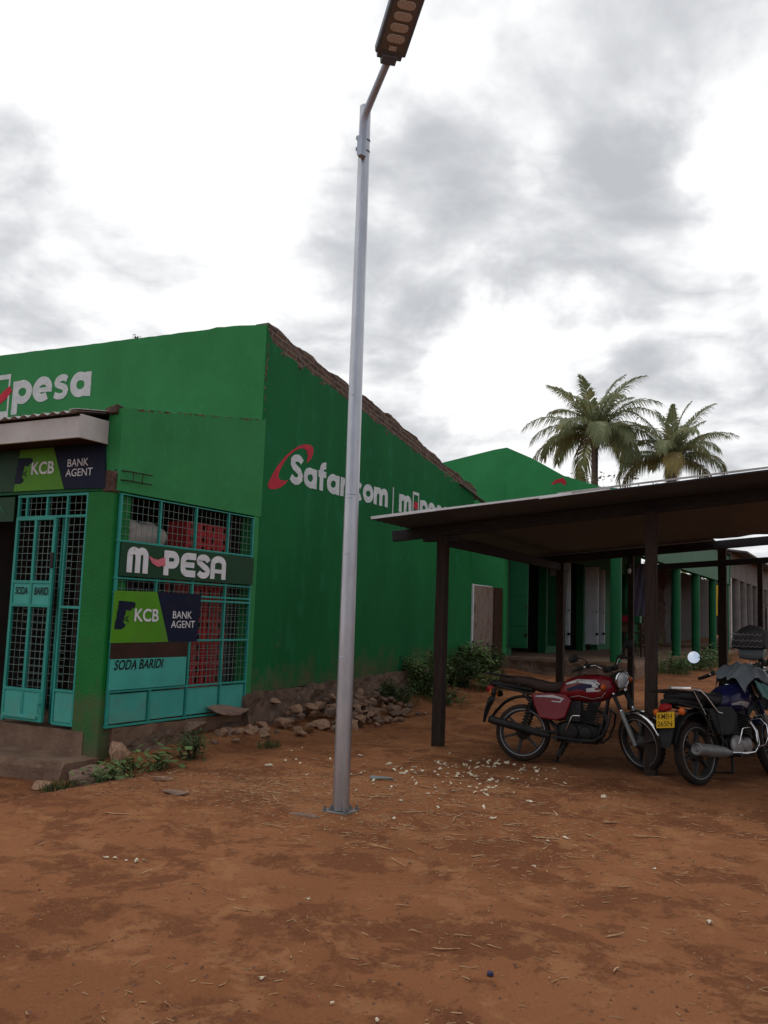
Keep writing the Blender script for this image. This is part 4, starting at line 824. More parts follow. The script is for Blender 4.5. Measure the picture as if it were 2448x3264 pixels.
mb = MB(); mb.bar((-2.9, 9.06, RZ(-2.9, 9.05) + .026), (6.0, 9.06, RZ(6.0, 9.05) + .026), .014, .018); part('edge_strip', mb, 'iron_sheet', rf)
posts = [(-4.66, 10.04, .125, .125, None), (-2.11, 9.86, .115, .13, None), (-4.6, 14.6, .12, .12, None), (-3.42, 14.5, .085, .09, None), (-2.04, 14.5, .12, .13, None), (-1.51, 14.5, .07, .08, 2.56), (.45, 9.86, .12, .12, None), (.45, 14.5, .12, .12, None), (2.1, 9.86, .12, .12, None), (2.1, 14.5, .12, .12, None), (5.5, 9.86, .12, .12, None), (5.5, 14.5, .12, .12, None)]
for x, y, a, b, zt in posts:
    mb = MB(); z0 = ghs(x, y) - .15; z1 = zt or RZ(x, y) - .15
    k = 10
    for i in range(k):
        za, zb = z0 + (z1 - z0) * i / k, z0 + (z1 - z0) * (i + 1) / k
        if i == 0: vs = [(x - a / 2, y - b / 2, za), (x + a / 2, y - b / 2, za), (x + a / 2, y + b / 2, za), (x - a / 2, y + b / 2, za)]
        d = rr.uniform(-.004, .004); vs += [(x - a / 2 + d, y - b / 2 + d, zb), (x + a / 2 + d, y - b / 2 - d, zb), (x + a / 2 - d, y + b / 2, zb), (x - a / 2 + d, y + b / 2, zb)]
    mb.add(vs, [(i * 4 + q, i * 4 + (q + 1) % 4, i * 4 + 4 + (q + 1) % 4, i * 4 + 4 + q) for i in range(k) for q in range(4)]); mb.add(vs[-4:], [(0, 1, 2, 3)])
    part('post', mb, 'wood_dark', sh, bevel=.008)
def beam(a, b, w, h): part('beam', MB().bar(a, b, w, h), 'wood_beam', sh, bevel=.006)
beam((-5.36, 10.04, RZ(-5.36, 10) - .085), (5.9, 9.86, RZ(5.9, 10) - .085), .075, .135)
beam((-5.0, 14.56, RZ(-5.0, 14.5) - .085), (5.9, 14.5, RZ(5.9, 14.5) - .085), .075, .13)
beam((-3.05, 14.42, 2.43), (2.2, 14.42, 2.80), .05, .09)
beam((-4.62, 9.98, RZ(-4.62, 9.9) - .215), (-4.62, 15.0, RZ(-4.62, 15.0) - .21), .08, .12)
mb = MB(); mb.box(-4.92, -4.42, 9.99, 10.09, RZ(-4.66, 10) - .22, RZ(-4.66, 10) - .158); part('bracket', mb, 'wood_beam', sh, bevel=.006)
lb = thing('light_bulb', 'white bulb hanging in its holder under the shelter roof', 'bulb', (-3.42, 14.38, 2.4))
part('holder', MB().cyl((-3.42, 14.38, 2.41), (-3.42, 14.38, 2.48), .022, .018, 10), 'black_plastic', lb); part('glass', MB().ball((-3.42, 14.38, 2.37), .03, .03, .045), 'bulb', lb); part('flex', MB().tube([(-3.42, 14.38, 2.48), (-3.42, 14.40, 2.62)], .004, 5), 'black_plastic', lb)

# ------------------------------------------------------------------ street lamp
lp = thing('street_lamp', 'tall galvanised street lamp with a solar LED head on a bolted base plate', 'street lamp', (-3.76, 6.31, 0.0))
gz0 = ghs(-3.76, 6.31) + .012
part('pole', MB().tube([(-3.76 - .003 * i, 6.31, gz0 + (5.92 - gz0) * i / 8) for i in range(9)], [.068 - .0025 * i for i in range(9)], 24), 'galv', lp)
mb = MB(); mb.box(-3.875, -3.645, 6.205, 6.42, gz0 - .03, gz0 - .004); bp = part('base_plate', mb, 'fork_grey', lp, bevel=.003)
for sx, sy in ((1, 1), (1, -1), (-1, 1), (-1, -1)):
    x, y = -3.76 + sx * .096, 6.31 + sy * .088
    part('bolt', MB().cyl((x, y, gz0), (x, y, gz0 + .035), .009, n=10).cyl((x, y, gz0 - .003), (x, y, gz0 + .012), .016, n=6), 'fork_grey', bp)
for a in (0, 90, 180, 270):
    ca, sa = math.cos(math.radians(a + 45)), math.sin(math.radians(a + 45)); o_ = Vector((-3.76, 6.31, gz0 - .004)); d_ = Vector((ca, sa, 0)); t_ = Vector((-sa, ca, 0)) * .004
    part('gusset', MB().prism([o_ + d_ * .06 - t_, o_ + d_ * .105 - t_, o_ + d_ * .064 + Vector((0, 0, .06)) - t_], t_ * 2), 'fork_grey', bp)
mb = MB()
for z, a0, a1 in ((2.52, 200, 330), (2.49, 220, 300), (2.03, 190, 290), (3.35, 230, 280), (1.2, 240, 290)):
    rp = .0688 - .0025 * z / 5.9 * 8
    mb = MB(); mb.tube([(-3.763 + rp * math.cos(math.radians(a0 + (a1 - a0) * i / 12)), 6.31 + rp * math.sin(math.radians(a0 + (a1 - a0) * i / 12)), z + .0012 * math.sin(i * 1.3)) for i in range(13)], .0035, 5); part('scuff_mark', mb, 'galv_arm', lp)
hd = Vector((.46, -.48, .20)).normalized(); A0 = Vector((-3.755, 6.235, 5.42)); A1 = Vector((-3.745, 6.225, 5.72)); A2 = Vector((-3.70, 6.19, 5.79)); A3 = Vector((-3.31, 5.83, 5.915))
arm = part('arm', MB().tube([A0, A1, A2, A2.lerp(A3, .5), A3], [.034, .034, .033, .031, .031], 14), 'galv_arm', lp)
mb = MB()
for z in (5.50, 5.60): mb.torus((-3.782, 6.30, z), (0, 0, 1), .054, .005, 20, 6); mb.cyl((-3.82, 6.25, z), (-3.80, 6.215, z), .009, n=6)
mb.box(-3.785, -3.735, 6.196, 6.206, 5.42, 5.60); part('clamp', mb, 'galv_arm', arm, bevel=.003)
sdv = hd.cross(Vector((0, 0, 1))).normalized(); upv = sdv.cross(hd).normalized()
def lampbox(a, b, hw, z0, z1): return MB().obox(A3 + hd * (a + b) / 2 + upv * (z0 + z1) / 2, hd * (b - a) / 2, sdv * hw, upv * (z1 - z0) / 2)
hdp = part('lamp_head', lampbox(.08, .98, .125, -.02, .05), 'lamp_grey', lp, bevel=.012)
mb = lampbox(.0, .085, .062, -.035, .045); mb.v += []; part('neck', mb, 'lamp_grey', hdp, bevel=.008)
mb = lampbox(.04, .09, .10, -.018, .03); part('end_cap', mb, 'lamp_grey', hdp, bevel=.006)
mb = lampbox(.13, .95, .095, -.026, -.0205); part('lens_board', mb, 'lamp_panel', hdp)
for k in range(7):
    c_ = A3 + hd * (.245 + k * .098) - upv * .0262; mb = MB(); pts_ = []
    for (cx, sg_) in ((.035, 1), (-.035, -1)):
        for i in range(9): a_ = (-90 + 22.5 * i) * PI / 180; pts_.append(c_ + sdv * (cx + sg_ * .036 * math.cos(a_)) + hd * (.036 * math.sin(a_) * sg_))
    mb.prism(pts_, -upv * .008); part('lens', mb, 'lens', hdp, bevel=.003)
part('sensor', lampbox(.135, .175, .03, -.034, -.0265), 'lens', hdp, bevel=.004)
mb = lampbox(.09, .97, .118, .052, .058); part('solar_panel', mb, 'navy', hdp)
# ------------------------------------------------------------------ motorcycles (x forward, y left, rear contact at the origin)
def motorcycle(label, loc, heading, lean, steer, body, seat_m, style):
    r = thing('motorcycle', label, 'motorcycle', loc, 0, 'motorcycles parked under the shelter'); ORG[r.name] = Vector((0, 0, 0))
    r.rotation_euler = (math.radians(lean), 0, math.radians(heading))
    blue = style == 'blue'
    ax = Vector((-.305, 0, .645)).normalized(); pv = Vector((.96, 0, .95))
    ST = Matrix.Translation(pv) @ Matrix.Rotation(math.radians(steer), 4, ax) @ Matrix.Translation(-pv)
    def wheel(cx, front):
        c = (cx, 0, .305); mb = MB(); Ax = (0, 1, 0)
        mb.lathe(c, Ax, [(.232, -.034), (.246, -.036), (.250, -.026), (.243, -.012), (.243, .012), (.250, .026), (.246, .036), (.232, .034), (.226, .02), (.226, -.02), (.232, -.034)], 40)
        for k in range(6):
            a = k * PI / 3 + .3; d = Vector((math.cos(a), 0, math.sin(a))); o_ = Vector(c)
            for s_ in (-1, 1): mb.bar(o_ + d * .05 + Vector((0, s_ * .028, 0)), o_ + d * .23 + Vector((0, s_ * .008, 0)), .016, .026, d.cross(Vector((0, 1, 0))))
        mb.lathe(c, Ax, [(0, -.07), (.03, -.07), (.035, -.045), (.075, -.04), (.08, .04), (.035, .045), (.03, .07), (0, .07)], 24)
        w_ = part('wheel', mb.xf(ST) if front else mb, 'wheel_dark', r)
        mb = MB(); mb.torus(c, Ax, .249, .006, 48, 8); mb.xf(Matrix.Translation((0, .037, 0))); n_ = len(mb.v); mb.torus(c, Ax, .249, .006, 48, 8); mb.xf(Matrix.Translation((0, -.037, 0)), n_); part('rim', mb.xf(ST) if front else mb, 'alloy', w_)
        mb = MB(); prof = [(.245, -.036), (.262, -.046), (.283, -.046), (.298, -.032), (.304, -.014), (.305, 0), (.304, .014), (.298, .032), (.283, .046), (.262, .046), (.245, .036)]
        mb.lathe(c, Ax, prof, 48)
        for k in range(44):
            a = 2 * PI * k / 44; d = Vector((math.cos(a), 0, math.sin(a))); tt = Vector((-math.sin(a), 0, math.cos(a)))
            for s_ in (-1, 1): mb.obox(Vector(c) + d * .300 + Vector((0, s_ * .022, 0)), tt * .006 + Vector((0, s_ * .004, 0)), Vector((0, .013, 0)), d * .0042)
        part('tyre', mb.xf(ST) if front else mb, 'rubber', w_)
        return w_
    wheel(0, False); wheel(1.265, True)
    # frame
    mb = MB()
    mb.tube([(.97, 0, .86), (.75, 0, .74), (.45, 0, .69)], .022, 10)
    for s_ in (-1, 1):
        mb.tube([(.45, s_ * .09, .70), (.1, s_ * .11, .72), (-.3, s_ * .10, .79)], .014, 8); mb.tube([(.42, s_ * .09, .34), (.2, s_ * .1, .52), (.0, s_ * .105, .72)], .013, 8)
        mb.tube([(.93, s_ * .03, .84), (.88, s_ * .06, .50), (.80, s_ * .09, .25), (.40, s_ * .1, .25), (.38, s_ * .09, .4)], .015, 8)
        mb.tube([(.44, s_ * .085, .34), (-.02, s_ * .088, .305)], .018, 8)
    fm = part('frame', mb, 'black_steel', r)
    for s_ in (-1, 1):
        mb = MB(); a, b = Vector((.01, s_ * .135, .33)), Vector((.11, s_ * .13, .67)); mb.cyl(a, b, .012)
        pts = [a.lerp(b, .18 + .72 * t_ / 60) + Vector((.026 * math.cos(t_ * .75), .026 * math.sin(t_ * .75), 0)) for t_ in range(61)]
        mb.tube(pts, .0065, 6); part('shock_absorber', mb, 'wood_dark' if blue else 'black_steel', fm)
    # engine
    mb = MB(); mb.loft([(.38, 0, .36, .08, .07), (.44, 0, .35, .11, .11), (.58, 0, .345, .125, .115), (.72, 0, .345, .125, .105), (.82, 0, .35, .10, .085), (.86, 0, .35, .07, .05)], 20, 3.2)
    en = part('engine', mb, 'engine', r)
    for s_ in (-1, 1):
        mb = MB(); mb.lathe((.52, s_ * .12, .35), (0, s_, 0), [(.105, 0), (.105, .015), (.095, .03), (.03, .034), (0, .034)], 24); mb.lathe((.70, s_ * .12, .345), (0, s_, 0), [(.075, 0), (.075, .012), (.06, .026), (0, .028)], 20)
        part('engine_cover', mb, 'engine_light' if blue else 'engine', en)
    mb = MB(); d = Vector((.26, 0, .97)).normalized(); b0 = Vector((.70, 0, .44))
    mb.obox(b0 + d * .12, Vector((.97, 0, -.26)) * .05, (0, .055, 0), d * .12)
    for k in range(8): mb.obox(b0 + d * (.03 + .026 * k), Vector((.97, 0, -.26)) * .10, (0, .105, 0), d * .006)
    mb.box(.47, .64, -.095, .095, .46, .68); mb.box(.64, .70, -.03, .03, .50, .58); mb.box(.80, .86, -.05, .05, .36, .46)
    mb.obox(b0 + d * .25, Vector((.97, 0, -.26)) * .06, (0, .07, 0), d * .025); mb.box(.50, .62, -.04, .04, .50, .60); part('cylinder', mb, 'engine', en, bevel=.003)
    mb = MB(); mb.tube([(.50, -.155, .36), (.505, -.17, .38), (.56, -.185, .51), (.575, -.19, .52), (.65, -.215, .522)], .0085, 8); part('kick_starter', mb, 'chrome', en)
    mb = MB()
    for s_ in (-1, 1): mb.cyl((.40, s_ * .1, .27), (.40, s_ * .24, .265), .014); mb.cyl((.40, s_ * .16, .265), (.40, s_ * .25, .263), .02); mb.cyl((.12, s_ * .12, .36), (.12, s_ * .22, .36), .014)
    mb.tube([(.45, -.13, .25), (.62, -.19, .24), (.68, -.22, .25)], .008); part('foot_peg', mb, 'black_steel', fm)
    mb = MB(); mb.tube([(.42, .11, .27), (.36, .20, .10), (.34, .245, ghs(*loc[:2]) * 0 + .03)], .012); mb.box(.31, .37, .225, .27, .018, .03); part('side_stand', mb, 'black_steel', fm)
    mb = MB(); mb.tube([(.48, -.08, .24), (.44, -.10, .16), (.40, -.12, .09)], .014); mb.tube([(.48, .08, .24), (.44, .10, .16), (.40, .12, .09)], .014); mb.tube([(.40, -.12, .09), (.40, .12, .09)], .012); part('centre_stand', mb, 'black_steel', fm)
    # exhaust
    mb = MB(); mb.tube([(.79, -.03, .60), (.89, -.07, .56), (.925, -.10, .47), (.89, -.125, .34), (.78, -.14, .27), (.6, -.155, .265), (.36, -.165, .285)], .019, 10)
    ex = part('exhaust', mb, 'engine' if not blue else 'chrome', r)
    mb = MB()
    if blue: mb.lathe((.34, -.17, .285), Vector((-.62, -.03, .075)), [(.0, 0), (.024, 0), (.034, .05), (.056, .14), (.060, .25), (.060, .58), (.055, .60), (.05, .601), (.05, .585), (.02, .583), (.018, .60), (.012, .60), (.0, .57)], 22)
    else: mb.lathe((.34, -.17, .285), Vector((-.72, -.025, .14)), [(.0, 0), (.022, 0), (.03, .06), (.042, .2), (.044, .64), (.038, .70), (.018, .705), (.0, .69)], 18)
    part('muffler', mb, 'fork_grey' if blue else 'black_steel', ex)
    if not blue:
        mb = MB(); mb.bar((.22, -.218, .325), (-.1, -.232, .385), .006, .05, (0, 0, 1)); part('heat_shield', mb, 'black_steel', ex, bevel=.004)
    # tank
    SEC = [(.38, .775, .06, .05), (.42, .785, .09, .085), (.49, .80, .12, .12), (.60, .815, .145, .142), (.72, .825, .155, .155), (.83, .835, .15, .148), (.92, .845, .13, .125), (.985, .86, .09, .09), (1.01, .865, .045, .045)]
    tk = part('fuel_tank', MB().loft([(x, 0, z, hy, hz) for x, z, hy, hz in SEC], 28, 2.5), body, r)
    def tank_y(x, z):
        for a, b in zip(SEC, SEC[1:]):
            if a[0] <= x <= b[0]:
                t_ = (x - a[0]) / (b[0] - a[0]); zc, hy, hz = (a[k] + (b[k] - a[k]) * t_ for k in (1, 2, 3)); break
        else: return .05
        u_ = min(1, abs((z - zc) / hz)); return hy * (1 - u_ ** 2.5) ** (1 / 2.5)
    def decal(pts, w_, m_, name, lift=.002):
        for s_ in (-1, 1):
            mb = MB(); P = []
            for (a, b), (c, e) in zip(pts, pts[1:]):
                for i in range(7): P.append((a + (c - a) * i / 6, b + (e - b) * i / 6))
            vs = []
            for i, (x, z) in enumerate(P):
                q0, q1 = P[max(i - 1, 0)], P[min(i + 1, len(P) - 1)]; dx, dz = q1[0] - q0[0], q1[1] - q0[1]; l_ = math.hypot(dx, dz) or 1; nx_, nz_ = -dz / l_, dx / l_
                ww = w_ if not isinstance(w_, (list, tuple)) else w_[0] + (w_[1] - w_[0]) * i / (len(P) - 1)
                for k in (-.5, -.17, .17, .5):
                    xx, zz_ = x + nx_ * ww * k, z + nz_ * ww * k; vs.append((xx, s_ * (tank_y(xx, zz_) + lift), zz_))
            mb.add(vs, [(i * 4 + k, i * 4 + k + 1, i * 4 + 5 + k, i * 4 + 4 + k) for i in range(len(P) - 1) for k in range(3)], True); part(name, mb, m_, tk)
    mb = MB(); mb.lathe((.68, 0, .955), (0.05, 0, 1), [(.045, 0), (.045, .012), (.03, .02), (0, .021)], 18); part('filler_cap', mb, 'chrome', tk)
    if not blue:
        decal([(.47, .855), (.60, .895), (.80, .885)], (.018, .055), 'silver_decal', 'silver_stripe')
        decal([(.49, .79), (.62, .83), (.76, .83)], (.03, .085), 'violet_decal', 'dark_stripe', .0012)
        decal([(.80, .89), (.865, .85), (.84, .80), (.70, .785)], .016, 'silver_decal', 'silver_stripe', .003)
        decal([(.76, .85), (.82, .845)], .03, 'silver_decal', 'silver_stripe', .0026); decal([(.70, .80), (.79, .815)], .03, 'silver_decal', 'silver_stripe', .0026)
        decal([(.52, .715), (.62, .735), (.76, .71), (.86, .735), (.90, .79)], .008, 'silver_decal', 'pinstripe', .003)
        for s_ in (-1, 1):
            yy = s_ * (tank_y(.76, .895) + .004); fr = frame((.72, yy, .882), (1, 0, 0), (0, .0, 1), (0, -1, 0)) if s_ < 0 else frame((.80, yy, .882), (-1, 0, 0), (0, 0, 1), (0, 1, 0))
            mb = MB(); fr_t = frame(fr[0], fr[1], (Vector((0, s_ * -.35, .94))).normalized(), fr[3]); type_text('lettering', 'TVS', fr_t, .075, .028, 'black_paint', tk, bold=.02, shear=.25)
    else:
        decal([(.52, .76), (.66, .77), (.80, .74)], (.02, .06), 'silver_decal', 'silver_stripe')
    # side panels
    for s_ in (-1, 1):
        mb = MB(); P = [(.10, .725), (.30, .75), (.48, .74), (.545, .68), (.48, .49), (.38, .455), (.20, .47), (.14, .60)]
        mb.prism([(x, s_ * .095, z) for x, z in P], (0, s_ * .055, 0)); sp_ = part('side_panel', mb, body if not blue else 'black_plastic', r, bevel=.015, seg=3)
        if not blue:
            mb = MB(); fr = frame((0, s_ * .1505, 0), (1, 0, 0), (0, 0, 1), (0, s_, 0)); ribbon(mb, [(.15, .70), (.34, .712), (.45, .69), (.42, .655), (.33, .66)], [.012, .03, .02, .014, .01], fr, .0005, .002); part('silver_stripe', mb, 'silver_decal', sp_)
    # seat
    S_ = [(-.29, .865, .05, .015), (-.26, .865, .11, .04), (-.12, .862, .135, .056), (.05, .848, .14, .065), (.18, .822, .14, .07), (.30, .805, .132, .066), (.38, .815, .115, .06), (.43, .84, .09, .05), (.455, .85, .05, .025)]
    part('seat', MB().loft([(x, 0, z, hy, hz) for x, z, hy, hz in S_], 24, 3), seat_m, r)
    # tail, rear mudguard, lamps
    mb = MB(); mb.loft([(.1, 0, .775, .10, .035), (-.1, 0, .80, .105, .04), (-.3, 0, .815, .085, .04), (-.40, 0, .815, .05, .025)], 18, 3); tl = part('tail_cowl', mb, 'black_plastic', r)
    mb = MB(); vs = []
    for i in range(17):
        a = math.radians(62 + i * 6.9); R_ = .352 + (.03 if i > 12 else 0) * (i - 12) / 4
        for y_ in (-.065, -.05, 0, .05, .065): vs.append((R_ * math.cos(a), y_, .305 + (R_ - (.022 if abs(y_) > .06 else 0)) * math.sin(a) + .05))
    mb.add(vs, [(i * 5 + k, i * 5 + k + 1, i * 5 + 6 + k, i * 5 + 5 + k) for i in range(16) for k in range(4)], True); mgd = part('rear_mudguard', mb, 'black_plastic', r); mgd.modifiers.new('solid', 'SOLIDIFY').thickness = .004
    mb = MB(); mb.loft([(-.36, 0, .765, .055, .035), (-.40, 0, .76, .06, .038), (-.43, 0, .755, .05, .03), (-.437, 0, .755, .03, .018)], 18, 3); part('tail_light', mb, 'tail_red', r)
    for s_ in (-1, 1):
        mb = MB(); mb.tube([(-.32, s_ * .06, .72), (-.335, s_ * .12, .715)], .009, 8); mb.lathe((-.305, s_ * .15, .715), (-1, 0, 0), [(0, -.02), (.03, -.01), (.037, .02), (.037, .035)], 16); it = part('indicator', mb, 'black_plastic', r)
        mb = MB(); mb.lathe((-.305, s_ * .15, .715), (-1, 0, 0), [(.037, .035), (.033, .05), (.018, .06), (0, .063)], 16); part('amber_lens', mb, 'amber', it)
    mb = MB(); mb.tube([(-.34, -.03, .70), (-.40, -.03, .60), (-.43, -.03, .42)], .008); mb.loft([(-.355, 0, .66, .08, .04), (-.40, 0, .60, .09, .06), (-.44, 0, .47, .075, .05), (-.45, 0, .40, .06, .02)], 12, 3); part('mud_flap', mb, 'black_plastic', r)
    if blue:
        mb = MB(); fr = frame((-.452, -.03, .64), (0, -1, 0), (.16, 0, .98), (-.98, 0, .16)); o_, u_, v_, n_ = fr
        mb.obox(o_, u_ * .105, v_ * .075, n_ * .003); pl = part('number_plate', mb, 'plate', r, bevel=.002)
        f1 = frame(o_ - u_ * .085 + v_ * .010, u_, v_, n_); f2 = frame(o_ - u_ * .092 - v_ * .060, u_, v_, n_)
        type_text('lettering', 'KMEH', f1, .165, .05, 'black_paint', pl, bold=.003, th=.0045); type_text('lettering', '265N', f2, .172, .05, 'black_paint', pl, bold=.003, th=.0045)
    # luggage rack and grab rail
    mb = MB()
    for s_ in (-1, 1): mb.tube([(-.02, s_ * .135, .80), (-.12, s_ * .135, .90), (-.44, s_ * .11, .925)], .010, 8)
    mb.tube([(-.44, -.11, .925), (-.46, 0, .927), (-.44, .11, .925)], .010, 8)
    for x in (-.2, -.29, -.38): mb.tube([(x, -.12, .912), (x, .12, .912)], .007, 6)
    part('luggage_rack', mb, 'black_steel', r)
    if blue:
        mb = MB(); mb.bar((-.16, -.14, .935), (-.44, -.12, .945), .03, .018); mb.tube([(-.12, -.15, .92), (-.02, -.155, .905), (.06, -.155, .85), (.22, -.155, .69), (.30, -.15, .675)], .011, 8); mb.tube([(-.12, -.15, .90), (.03, -.15, .67)], .005, 6); part('grab_rail', mb, 'chrome', r)
        mb = MB()
        for s_ in (-1, 1): mb.tube([(.90, s_ * .07, .60), (.93, s_ * .17, .60), (.92, s_ * .235, .53), (.90, s_ * .25, .42), (.88, s_ * .22, .34), (.85, s_ * .10, .30)], .0085, 8)
        part('leg_guard', mb, 'chrome', r)
        mb = MB(); mb.tube([(.0, -.15, .68), (.08, -.17, .50), (.14, -.17, .36), (.30, -.16, .32)], .008); mb.tube([(.22, -.16, .67), (.22, -.175, .40), (.20, -.17, .33)], .008); part('saree_guard', mb, 'black_steel', r)
    else:
        mb = MB()
        for s_ in (-1, 1): mb.tube([(.93, s_ * .05, .62), (.97, s_ * .2, .58), (.95, s_ * .27, .46), (.90, s_ * .25, .32), (.85, s_ * .08, .26)], .011, 8)
        part('leg_guard', mb, 'black_steel', r)
    # front end, turned with the steering
    def fpart(name, mb, m_, par, **k): return part(name, mb.xf(ST), m_, par, **k)
    A, B = Vector((.945, 0, .98)), Vector((1.265, 0, .305))
    mb = MB()
    for s_ in (-1, 1):
        o_ = Vector((0, s_ * .088, 0)); mb.cyl(A + o_, A.lerp(B, .60) + o_, .0165, n=12)
    fk = fpart('fork', mb, 'chrome', r)
    mb = MB()
    for s_ in (-1, 1):
        o_ = Vector((0, s_ * .088, 0)); mb.tube([A.lerp(B, .52) + o_, A.lerp(B, .56) + o_, B + o_ + Vector((.0, 0, -.02))], [.022, .026, .025], 14)
    fpart('fork_slider', mb, 'fork_grey', fk)
    mb = MB()
    mb.obox(A + Vector((-.01, 0, -.02)), (.035, 0, 0), (0, .115, 0), (0, 0, .014)); mb.obox(A.lerp(B, .28) + Vector((-.01, 0, 0)), (.035, 0, 0), (0, .115, 0), (0, 0, .016)); mb.cyl(A, A.lerp(B, .3) + Vector((-.03, 0, 0)), .028); fpart('fork_yoke', mb, 'black_steel', fk, bevel=.004)
    for s_ in (-1, 1):
        mb = MB(); mb.tube([A.lerp(B, .30) + Vector((0, s_ * .088, 0)), A.lerp(B, .50) + Vector((0, s_ * .088, 0))], .021, 12); fpart('fork_cover', mb, 'black_plastic' if not blue else 'blue_tank', fk)
    mb = MB(); vs = []
    for i in range(15):
        a = math.radians(18 + i * 8.2); R_ = .332
        for y_ in (-.06, -.045, 0, .045, .06): vs.append((1.265 + R_ * math.cos(a), y_, .305 + (R_ - (.025 if abs(y_) > .05 else 0)) * math.sin(a)))
    mb.add(vs, [(i * 5 + k, i * 5 + k + 1, i * 5 + 6 + k, i * 5 + 5 + k) for i in range(14) for k in range(4)], True); fg_ = fpart('front_mudguard', mb, body if blue else 'chrome', r); fg_.modifiers.new('solid', 'SOLIDIFY').thickness = .004
    mb = MB(); mb.lathe((1.0, 0, .955), (1, 0, -.06), [(0, -.02), (.05, -.01), (.082, .04), (.092, .085), (.092, .10)], 28); hl = fpart('headlight', mb, 'black_plastic', r)
    mb = MB(); mb.lathe((1.0, 0, .955), (1, 0, -.06), [(.082, .100), (.07, .112), (.04, .122), (0, .126)], 28); fpart('headlight_glass', mb, 'glass_lamp', hl)
    mb = MB(); mb.lathe((1.0, 0, .955), (1, 0, -.06), [(.0925, .082), (.098, .085), (.097, .104), (.083, .108), (.082, .1)], 28); fpart('headlight_ring', mb, 'chrome', hl)
    for s_ in (-1, 1):
        mb = MB(); mb.tube([(.99, s_ * .09, .90), (.99, s_ * .16, .90)], .009, 8); mb.lathe((.97, s_ * .195, .90), (1, 0, 0), [(0, -.03), (.03, -.01), (.036, .02), (.036, .03)], 16); it = fpart('indicator', mb, 'black_plastic', r)
        mb = MB(); mb.lathe((.97, s_ * .195, .90), (1, 0, 0), [(.036, .03), (.033, .045), (.018, .055), (0, .058)], 16); fpart('amber_lens', mb, 'amber', it)
    mb = MB(); mb.tube([(.79, -.37, 1.095), (.84, -.26, 1.12), (.885, -.16, 1.115), (.92, -.08, 1.05), (.925, 0, 1.035), (.92, .08, 1.05), (.885, .16, 1.115), (.84, .26, 1.12), (.79, .37, 1.095)], .0115, 10); hb = fpart('handlebar', mb, 'chrome', r)
    mb = MB()
    for s_ in (-1, 1): mb.cyl((.775, s_ * .395, 1.088), (.83, s_ * .285, 1.112), .0175, .0165, 12)
    fpart('grip', mb, 'rubber', hb)
    for s_ in (-1, 1): mb = MB(); mb.obox((.85, s_ * .245, 1.125), (.025, 0, 0), (0, .025, 0), (0, 0, .02)); mb.tube([(.885, s_ * .24, 1.11), (.885, s_ * .30, 1.10), (.86, s_ * .39, 1.085)], .006, 6); fpart('lever', mb, 'black_steel', hb, bevel=.003)
    mb = MB()
    for s_ in (-1, 1): mb.lathe((.955, s_ * .052, 1.03), (-.35, 0, 1), [(0, 0), (.04, 0), (.047, .03), (.047, .05), (.04, .052), (0, .052)], 18)
    mb.tube([(.95, .03, 1.0), (1.08, .10, 1.02), (1.06, .12, .88), (.99, .06, .80)], .005, 6); mb.tube([(.86, -.24, 1.12), (1.02, -.18, 1.13), (1.06, -.06, 1.0), (.96, -.02, .8)], .005, 6); fpart('instruments', mb, 'black_plastic', hb)
    for s_ in ((-1, 1) if not blue else (1,)):
        mb = MB(); k_ = 1 if not blue else 1.05
        mb.tube([(.855, s_ * .245, 1.14), (.865, s_ * .27, 1.19), (.85, s_ * .33, 1.225 if not blue else 1.30), (.84, s_ * (.37 if not blue else .36), 1.235 if not blue else 1.325)], .0055, 8)
        cm = Vector((.835, s_ * .41, 1.235 if not blue else 1.33)); nv = Vector((-1, -.28, .02)).normalized()
        if blue: mb.lathe(cm, nv, [(0, -.03), (.045, -.024), (.066, -.008), (.069, .004), (.064, .006)], 26)
        else: mb.loft([(cm.x - .012, cm.y - .07 * 1, cm.z, .002, .02), (cm.x, cm.y, cm.z, .002, .02)], 8) if False else mb.ball(cm, .02, .075, .045, 16, 10)
        mr_ = fpart('mirror', mb, 'black_plastic', hb)
        mb = MB()
        if blue: mb.lathe(cm, nv, [(.0645, .0062), (.03, .0064), (0, .0066)], 26)
        else: mb.prism([cm + Vector((-.021, .062 * math.cos(a * PI / 8), .034 * math.sin(a * PI / 8))) for a in range(16)], (.002, 0, 0))
        fpart('mirror_glass', mb, 'mirror', mr_)
    mb = MB()
    mb.tube([(.96, .0, .92), (1.0, .10, .75), (1.15, .11, .45), (1.26, .07, .33)], .006, 6); mb.lathe((1.265, .05, .305), (0, 1, 0), [(.03, 0), (.07, .005), (.07, .02), (.03, .03)], 20); fpart('front_brake', mb, 'fork_grey', fk)
    return r
red = motorcycle('dark red motorcycle with silver tank stripes, its front wheel turned beside a shelter post', (-3.46, 9.66, ghs(-3.46, 9.66) + .01), 7, -7, -43, 'red_tank', 'seat', 'red')
blu = motorcycle('dark blue motorcycle with yellow number plate and chrome silencer, plastic sheet over its handlebar', (-1.57, 9.52, ghs(-1.57, 9.52) + .01), 64, -8, 16, 'blue_tank', 'seat_black', 'blue')
blk = motorcycle('black motorcycle behind the blue one, mostly cut off by the right edge', (-.30, 12.4, ghs(-.30, 12.4) + .01), 176, -6, 8, 'black_steel', 'seat_black', 'other')
